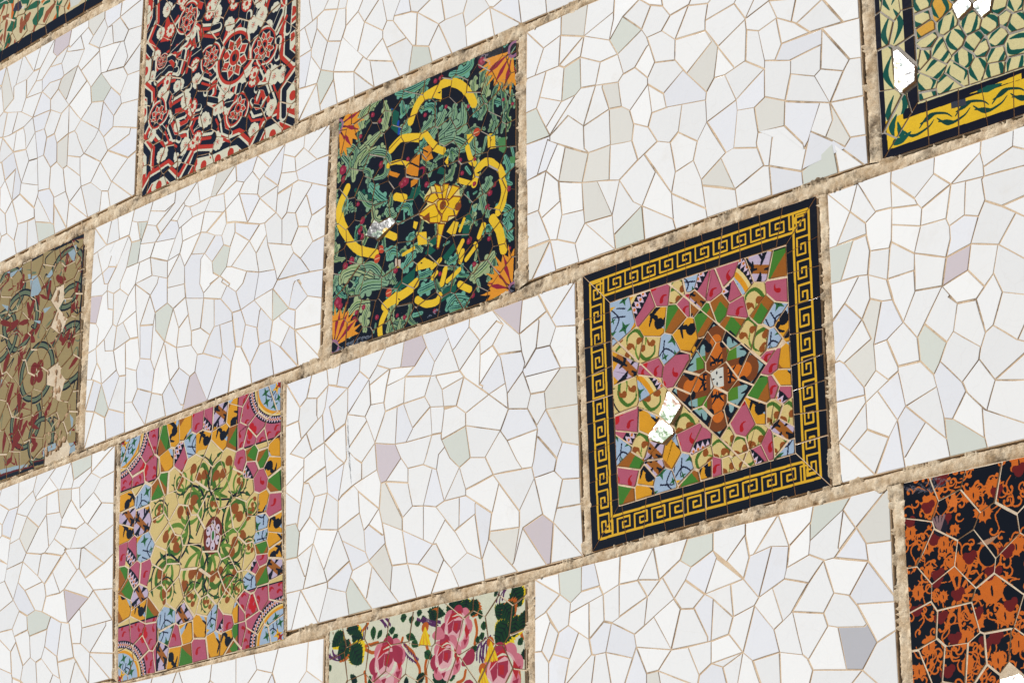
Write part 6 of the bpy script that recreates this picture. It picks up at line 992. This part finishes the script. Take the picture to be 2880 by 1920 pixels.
def art_arabesque(cv):
    BK=(12,11,18); OR=(218,120,32); RD=(120,30,18)
    cv.fill(BK)
    for k in range(760):
        q=cv.rp(); r=random.uniform(8,19); a=random.uniform(0,6.28); f=random.choice([1,-1])
        pts=[(q[0]+r*(1-t*.11)*math.cos(a+f*t*.62),q[1]+r*(1-t*.11)*math.sin(a+f*t*.62)) for t in range(8)]
        cv.stroke(pts,[2,3.5,3.9,3.5,5.5],OR)
        e=pts[-1]; cv.disc(e,3.2,OR)
        if k%2==0:
            b=pts[0]; cv.stroke([b,(b[0]+16*math.cos(a+1),b[1]+16*math.sin(a+1)),(b[0]+30*math.cos(a+.4),b[1]+30*math.sin(a+.4))],[3,3.6,2],OR)
    def cog(p,r,hole=0,n=9):
        r*=.56; hole*=.7
        cv.disc(p,r,OR)
        for k in range(n):
            a=k*6.283/n; cv.poly([(p[0]+r*.85*math.cos(a-.28),p[1]+r*.85*math.sin(a-.28)),(p[0]+r*1.35*math.cos(a),p[1]+r*1.35*math.sin(a)),(p[0]+r*.85*math.cos(a+.28),p[1]+r*.85*math.sin(a+.28))],OR)
        if hole: cv.disc(p,hole,BK)
        else:
            cv.ell((p[0],p[1]-r*.1),r*.1,r*.4,BK)
    for p,r,h in (((1589,-1425),44,29),((1596,-1486),46,0),((1600,-1302),30,0),((1555,-1308),26,0),((1579,-1346),28,0),((1463,-1301),34,0),((1519,-1431),34,0),((1446,-1389),26,0),((1552,-1534),34,0),((1618,-1539),34,0),((1647,-1418),30,0),((1416,-1463),24,0),((1437,-1565),26,0),((1522,-1573),34,0),((1410,-1348),22,0),((1484,-1390),22,0),((1478,-1479),18,0),((1637,-1594),28,0),((1410,-1608),22,0),((1525,-1618),30,0),((1599,-1616),26,0),((1666,-1268),30,0),((1517,-1368),18,0),((1446,-1437),20,0)): cog(p,r,h)
    for a in range(9):
        o=(1511,-1485); t=a*.5-2.2; cv.stroke([o,(o[0]+40*math.cos(t),o[1]+40*math.sin(t)),(o[0]+70*math.cos(t+.12),o[1]+70*math.sin(t+.12))],[3,8,4],OR)
    for p in [(1412,-1328),(1459,-1306),(1511,-1485),(1547,-1424),(1594,-1458),(1627,-1425),(1495,-1569),(1571,-1587),(1411,-1499),(1474,-1626),(1556,-1523),(1609,-1313),(1464,-1527),(1664,-1285),(1466,-1449),(1632,-1525),(1494,-1347),(1461,-1380),(1483,-1264),(1595,-1577)]:
        cv.disc(p,11,RD); cv.disc((p[0]+9,p[1]+6),8,RD); cv.disc((p[0]-8,p[1]+5),7,RD)
    for P_ in ([(1503,-1320),(1518,-1295),(1527,-1316),(1523,-1327)],): cv.poly(P_,(228,130,50))
    cv.poly([(1565,-1400),(1616,-1390),(1588,-1407)],(190,150,120)); cv.disc((1481,-1357),20,(34,30,40))
    for k in range(4): cv.stroke([(1481,-1366),((1481,-1366)[0]-14+k*9,(1481,-1366)[1]+30)],[3,6],(150,120,120))
    cv.worn([(1399,-1253),(1469,-1256),(1510,-1270),(1482,-1279),(1419,-1272)],(120,118,130))


def bbox(q,m=4): xs=[p[0] for p in q]; ys=[p[1] for p in q]; return (min(xs)-m,min(ys)-m,max(xs)+m,max(ys)+m)
def finish(root,org,q,cells,cv,name,gap,bev,tilt,glints=(),rough=.07,skip=lambda c:False):
    b=(cv.x0,cv.y0,cv.x0+cv.w*cv.mm,cv.y0+cv.h*cv.mm)
    m=printed(name,cv.image(name),rough)
    gl=set()
    for g in glints:
        best=min(range(len(cells)),key=lambda i:(cells[i]['cen'][0]-g[0])**2+(cells[i]['cen'][1]-g[1])**2); gl.add(best)
    for i,c in enumerate(cells):
        if skip(c): continue
        add_tile(root,org,c,[m,M_BISC],gap*random.uniform(.7,1.4),bev,tilt,b,glint=i in gl,name='tile_shard')
GP='patterned mosaic panels between the white ones'
def plain(key,name,label,art,seedn,gapm,seeds=(),grout=None,gap=1.1,shuf=(9,.12),keep=lambda c:False,glints=(),coll=.3,skip=lambda c:False,rough=.07,tilt=.011,level=2.5):
    q=Q[key]; random.seed(seedn)
    root,org=panel_root('mosaic_panel',q,label,'mosaic panel',GP)
    add_bed(root,org,q,grout or M_GROUTP,TOP-level)
    cells=cells_of(q,fill_seeds(q,list(seeds),gapm,18),coll)
    cv=Canvas(bbox(q)); 
    art(cv)
    cv.shuffle(cells,shuf[0],shuf[1],keep)
    finish(root,org,q,cells,cv,name,gap,.8,tilt,glints,rough,skip)
    return root,org,cells
CC=(-673,289)
plain('R','red_black_print','red, black and cream panel of octagon straps and flowers around a star wheel',art_red,21,44,shuf=(11,.22),
      keep=lambda c:math.dist(c['cen'],CC)<88 or min(c['cen'][0]-Q['R'][0][0],Q['R'][1][0]-c['cen'][0],c['cen'][1]-Q['R'][2][1])<55)
FL=(114,-346)
plain('E','green_yellow_print','black panel of green acanthus leaves and looping yellow bands around a yellow flower',art_green,22,43,
      seeds=[p+('',0.) for p in [(-121,-334),(-84,-339),(-152,-310),(-186,-313),(-132,-359),(-72,-363)]],grout=M_GROUTG,gap=1.0,shuf=(3.5,.06),keep=lambda c:math.dist(c['cen'],FL)<110,glints=[(-121,-334),(-84,-339)])
r_,o_,c_=plain('D','olive_print','olive panel of dark red petals and green rings with a crumbling strip',art_olive,23,42,shuf=(7,.14),
      keep=lambda c:math.dist(c['cen'],(-1534,-338))<95,skip=lambda c:abs((c['cen'][0]-(-1439,-376)[0])+(c['cen'][1]-(-1439,-376)[1])*.05)<20+10*math.sin(c['cen'][1]*.03) and c['cen'][1]<(-1456,-127)[1],gap=1.6,rough=.12)
# rubble left in the crumbling strip
rb=random.Random(5)
for i in range(120):
    t=rb.random(); y=-40-t*540; x=(-1443,-375)[0]-(y+350)*.05+rb.gauss(0,24); s=rb.uniform(5,13)*(1 if y<-380 else .75)
    if not pinside((x,y),Q['D']): continue
    n=rb.randint(5,7); pts=[(x+s*rb.uniform(.6,1)*math.cos(6.283*j/n),y+s*1.5*rb.uniform(.6,1)*math.sin(6.283*j/n)) for j in range(n)]
    h=rb.uniform(1.5,5)
    V=[W(a,b,TOP-4) for a,b in pts]+[W(x+(a-x)*.8,y+(b-y)*.8,TOP-2+h*rb.uniform(.5,1)) for a,b in pts]+[W(x,y,TOP-1+h)]
    F=[[j,(j+1)%n,n+(j+1)%n,n+j] for j in range(n)]+[[n+j,n+(j+1)%n,2*n] for j in range(n)]
    mesh_obj('broken_clay_lump',V,F,[M_RUB],r_,o_)
plain('T','patch_print','cream panel with green and brown patches and a black edge strip, top left corner',art_patch,24,58,shuf=(2,.04),gap=1.5)
plain('O','rose_print','pale green panel painted with pink roses, dark serrated leaves and yellow daisies',art_rose,25,62,shuf=(2.5,.04),gap=1.2,coll=.25,tilt=.008)
plain('Q','orange_black_print','black panel of orange arabesques with dark red buds and wide grey cracks',art_arabesque,26,64,seeds=[p+('',0.) for p in [(1619,-1651),(1592,-1620),(1570,-1646),(1640,-1628),(1441,-1605),(1499,-1614),(1545,-1621),(1417,-1615)]],grout=M_GROUTP,gap=1.5,shuf=(6,.08),glints=[(1619,-1651)],level=1.4,coll=.5)

# cream scroll panel
PETALS=[(-745,-722),(-712,-721),(-659,-761),(-617,-816),(-573,-844),(-549,-890),(-551,-936),(-554,-969),(-567,-1054),(-596,-1073),(-610,-1114),(-647,-1139),(-719,-1112),(-774,-1124),(-820,-1088),(-869,-1101),(-932,-1081),(-966,-1035),(-975,-1013),(-958,-969),(-940,-952),(-962,-889),(-974,-813),(-899,-796),(-903,-759),(-872,-747),(-825,-772),(-818,-742),(-786,-719)]
def sd3(txt,conv): return txt
q=Q['N']; random.seed(31)
root,org=panel_root('mosaic_panel',q,'cream scroll panel around a brown oval, framed by pink, blue and ochre scraps','mosaic panel',GP)
add_bed(root,org,q,M_GROUTP,TOP-1.3)
NS=[(-1077,-657,'.',0),(-1012,-663,'.',0),(-987,-728,'.',0),(-1053,-701,'.',0),(-982,-644,'.',0),(-1095,-739,'.',0),(-1047,-742,'.',0),(-590,-663,'.',0),(-558,-713,'.',0),(-516,-655,'.',0),(-482,-638,'.',0),(-499,-736,'.',0),(-537,-750,'.',0),(-577,-734,'.',0),(-935,-660,'g',0),(-897,-647,'o',0),(-851,-642,'y',0),(-789,-641,'p',0),(-756,-643,'h',0),(-707,-644,'k',0),(-642,-651,'o',0),(-631,-623,'y',0),(-919,-717,'y',0),(-860,-717,'h',0),(-820,-700,'b',0),(-778,-699,'o',0),(-697,-707,'o',0),(-640,-720,'l',0),(-620,-719,'g',0),(-618,-784,'p',0),(-568,-775,'l',0),(-536,-787,'g',0),(-574,-809,'h',0),(-538,-848,'p',0),(-482,-774,'y',0),(-493,-821,'o',0),(-480,-861,'g',0),(-487,-915,'p',0),(-529,-902,'y',0),(-532,-955,'b',0),(-478,-970,'o',0),(-925,-770,'g',0),(-954,-787,'l',0),(-1093,-779,'o',0),(-1018,-786,'b',0),(-1090,-831,'k',0),(-1015,-846,'k',0),(-1101,-862,'o',0),(-1098,-919,'p',0),(-1072,-924,'h',0),(-1007,-921,'b',0),(-1047,-985,'h',0),(-1000,-989,'p',0),(-1104,-980,'g',0),(-1080,-1009,'l',0),(-1100,-1052,'y',0),(-1023,-1040,'k',0),(-1012,-1080,'o',0),(-970,-1085,'g',0),(-905,-1123,'b',0),(-900,-1157,'b',0),(-827,-1120,'k',0),(-866,-1175,'p',0),(-825,-1162,'y',0),(-761,-1156,'y',0),(-717,-1158,'b',0),(-685,-1164,'h',0),(-661,-1165,'p',0),(-615,-1149,'y',0),(-596,-1131,'g',0),(-624,-1112,'l',0),(-922,-1202,'k',0),(-868,-1214,'o',0),(-823,-1226,'g',0),(-771,-1220,'p',0),(-707,-1208,'y',0),(-656,-1215,'o',0),(-613,-1205,'g',0),(-640,-1234,'l',0),(-570,-1085,'b',0),(-533,-1041,'p',0),(-528,-1076,'g',0),(-552,-1052,'h',0),(-485,-997,'y',0),(-483,-1065,'k',0),(-531,-983,'b',0),(-530,-1013,'l',0),(-476,-1030,'o',0),(-1087,-1130,'.',0),(-1031,-1122,'.',0),(-975,-1149,'.',0),(-1079,-1194,'.',0),(-1008,-1173,'.',0),(-989,-1216,'.',0),(-1026,-1235,'.',0),(-565,-1146,'.',0),(-527,-1129,'.',0),(-474,-1124,'.',0),(-552,-1191,'.',0),(-488,-1171,'.',0),(-472,-1222,'.',0),(-570,-1222,'.',0),(-517,-1233,'.',0)]
fill=[]
for p in fill_seeds(PETALS,[],48,18): fill.append((p[0],p[1],'.',0.))
allow=[s for s in NS if not pinside((s[0],s[1]),PETALS)]
cells=cells_of(q,fill_seeds(q,fill+allow,50,16),.26)
for c in cells:
    if c['code']=='': c['code']=random.choice('pbogyk')
    if c['code'] in SPOT: c['rot']=random.choice([0,0,1.57,3.14,-1.57])+random.uniform(-.15,.15)
def art_n(cv):
    art_scrolls(cv,cells)
cv=Canvas(bbox(q)); art_n(cv)
finish(root,org,q,cells,cv,'scroll_print',1.7,.8,.010)

# Greek key panel
q=Q['M']; random.seed(32); KEYQ=q; KEYW=82.
root,org=panel_root('mosaic_panel',q,'panel with a black and yellow Greek key border around a patchwork with orange cross','mosaic panel',GP)
add_bed(root,org,q,M_GROUT,TOP-1.7)
iq=[(q[0][0]+KEYW,q[0][1]-KEYW),(q[1][0]-KEYW,q[1][1]-KEYW),(q[2][0]-KEYW,q[2][1]+KEYW),(q[3][0]+KEYW,q[3][1]+KEYW)]
MS=[(678,-754,'b',-1.57),(751,-735,'h',-1.57),(794,-718,'p',0),(849,-727,'c',0),(868,-762,'p',0),(876,-721,'b',-1.57),(780,-779,'o',0),(837,-788,'g',0),(859,-824,'o',0.52),(921,-809,'g',0),(887,-762,'k',0),(913,-736,'h',-1.57),(944,-744,'p',0),(974,-731,'p',0.79),(994,-769,'h',-1.05),(961,-794,'l',0),(1021,-754,'r',0),(1069,-736,'k',0.52),(1118,-751,'g',0),(1113,-792,'p',1.57),(1053,-797,'c',0),(1002,-809,'p',0),(1077,-828,'l',0),(1095,-845,'b',0.7),(1031,-874,'c',0),(1065,-887,'c',1.05),(1124,-877,'o',1.57),(1099,-895,'b',0),(1096,-936,'p',0),(1124,-943,'y',0),(991,-839,'l',0),(707,-825,'c',0),(764,-842,'d',0),(689,-855,'k',0),(811,-851,'b',0),(766,-878,'p',0.35),(829,-891,'p',1.4),(694,-917,'c',3.14),(755,-911,'r',0),(767,-956,'d',0),(749,-988,'y',0),(823,-977,'l',0),(785,-1022,'l',0),(698,-987,'p',0),(691,-1011,'h',1.57),(680,-1026,'b',0),(858,-1002,'c',0),(724,-1035,'c',0),(770,-1058,'k',0),(703,-1066,'l',0),(695,-1092,'p',0.7),(813,-1072,'y',0),(866,-1054,'p',1.05),(888,-1071,'h',0.79),(766,-1087,'k',0),(742,-1109,'o',0),(734,-1135,'y',0),(680,-1137,'g',0),(787,-1126,'b',1.57),(847,-1104,'b',0),(893,-1094,'c',1.57),(869,-1143,'l',0),(908,-1134,'o',0),(936,-1135,'p',0),(958,-1083,'c',0),(962,-1135,'c',0),(1016,-1052,'p',0.35),(1042,-1087,'c',0),(1054,-1034,'o',0),(1071,-1001,'g',0),(1093,-999,'p',0),(1111,-1008,'h',0),(1088,-1036,'c',0),(1133,-1058,'c',0),(1113,-1088,'k',0),(1072,-1110,'p',0.52),(1047,-1122,'h',0),(1117,-1132,'b',3.14),(1018,-1133,'d',0),(997,-1121,'c',0),(1100,-1109,'c',0),(1116,-984,'y',0),(995,-1101,'c',0)]
DM=ccw([(941,-818),(1078,-942),(946,-1068),(816,-941)])
def cut(poly,hole):
    """the parts of a convex piece that lie outside the diamond"""
    out=[]; rest=poly; n=len(hole)
    for i in range(n):
        a,b=hole[i],hole[(i+1)%n]; nx,ny=(b[1]-a[1]),-(b[0]-a[0])
        o=clip_half(rest,a[0],a[1],-nx,-ny); rest=clip_half(rest,a[0],a[1],nx,ny)
        if len(o)>2 and abs(area(o))>160: out.append(o)
        if len(rest)<3: break
    return out
cells=[]
for c in cells_of(iq,fill_seeds(iq,MS,62,16),.22):
    if c['code']=='': c['code']=random.choice('pcbo')
    base=dict(c)
    for k,pz in enumerate(cut(c['poly'],DM) ):
        d=dict(base); d['poly']=ccw(pz); d['cen']=(sum(v[0] for v in pz)/len(pz),sum(v[1] for v in pz)/len(pz)); cells.append(d)
    # glue check: a piece that does not touch the diamond comes back whole
whole=[c for c in cells]
dia=cells_of(DM,fill_seeds(DM,[],40,16),.25)
for c in dia: c['code']='.'
frame=[]
def strip(A,B,C,D,n):
    sds=[]
    for i in range(n):
        t=(i+.5+random.uniform(-.22,.22))/n; m0=lerp(A,B,t); m1=lerp(D,C,t); m=lerp(m0,m1,.5+random.uniform(-.06,.06)); sds.append((m[0],m[1],'.',0.))
    return cells_of([A,B,C,D],sds,.1)
for A,B,C,D,n in ((q[0],q[1],iq[1],iq[0],11),(q[1],q[2],iq[2],iq[1],9),(q[2],q[3],iq[3],iq[2],10),(q[3],q[0],iq[0],iq[3],9)): frame+=strip(A,B,C,D,n)
cv=Canvas(bbox(q)); art_key(cv,cells)
finish(root,org,q,cells+dia,cv,'greek_key_print',1.5,.8,.010,glints=[(823,-974),(785,-1022)])
m_=bpy.data.materials['greek_key_print']; b_=(cv.x0,cv.y0,cv.x0+cv.w*cv.mm,cv.y0+cv.h*cv.mm)
for c in frame: add_tile(root,org,c,[m_,M_BISC],.8,.7,.006,b_,name='border_tile')

# leaf pair panel
q=Q['G']; random.seed(33); GQ=q
root,org=panel_root('mosaic_panel',q,'cream panel of paired dark green leaves edged by a yellow vine band','mosaic panel',GP)
add_bed(root,org,q,M_GROUTG,TOP-2.0)
LW=98.; BH=88.
iq=[(q[0][0]+LW,q[0][1]),q[1],(q[2][0],q[2][1]+BH),(q[3][0]+LW,q[3][1]+BH+6)]
GS=[(1503,-310,'z',0.17),(1556,-334,'Z',0.09),(1606,-351,'z',-0.52),(1656,-361,'z',0.0),(1693,-373,'z',1.22),(1504,-342,'z',0.7),(1570,-366,'z',-0.7),(1510,-366,'Z',1.4),(1514,-390,'z',1.66),(1622,-385,'z',-0.79),(1671,-404,'z',0.52),(1582,-406,'z',0.35),(1488,-413,'z',1.22),(1506,-419,'z',0.0),(1543,-420,'z',-1.22),(1628,-434,'z',0.35),(1681,-436,'z',-1.4),(1640,-447,'z',1.4),(1523,-447,'z',-1.48),(1606,-458,'z',-0.26),(1675,-473,'z',-1.05),(1632,-479,'z',0.09),(1587,-480,'z',0.52),(1671,-498,'z',-0.17),(1502,-478,'z',0.35),(1565,-502,'z',-1.48),(1607,-513,'z',-0.44),(1654,-521,'z',-1.05),(1498,-506,'z',0.0),(1543,-520,'z',0.7),(1722,-414,'z',0.35),(1720,-464,'z',1.05),(1715,-508,'z',-0.7),(1724,-384,'z',0.0),(1705,-404,'z',1.57)]
cells=cells_of(iq,fill_seeds(iq,[s for s in GS if pinside(s[:2],iq)],40,16),.24)
for c in cells:
    if c['code']=='': c['code']='z'
    if c['code']=='Z': c['bg']=(232,182,78)
frame=[]
left=[q[0],(q[0][0]+LW,q[0][1]),(q[3][0]+LW,q[3][1]+BH+6),q[3]]
GLT=(1455,-427)
ls=[(GLT[0],GLT[1],'.',0.)]+[(GLT[0]-46,GLT[1]+random.uniform(-8,8),'.',0.)]
for k in range(44):
    p=(random.uniform(left[0][0],left[1][0]),random.uniform(left[3][1],left[0][1]))
    if all(math.dist(p,s[:2])>36 for s in ls): ls.append((p[0],p[1],'.',0.))
lc=cells_of(left,ls,.2)
frame+=strip(q[3],q[2],iq[2],iq[3],9)
cv=Canvas(bbox(q)); art_leafpairs(cv,cells)
finish(root,org,q,cells+lc,cv,'leaf_pair_print',2.0,.9,.012,glints=[(1654,-362),(1609,-352),(1455,-427)])
m_=bpy.data.materials['leaf_pair_print']; b_=(cv.x0,cv.y0,cv.x0+cv.w*cv.mm,cv.y0+cv.h*cv.mm)
for c in frame: add_tile(root,org,c,[m_,M_BISC],.9,.7,.006,b_,name='border_tile')
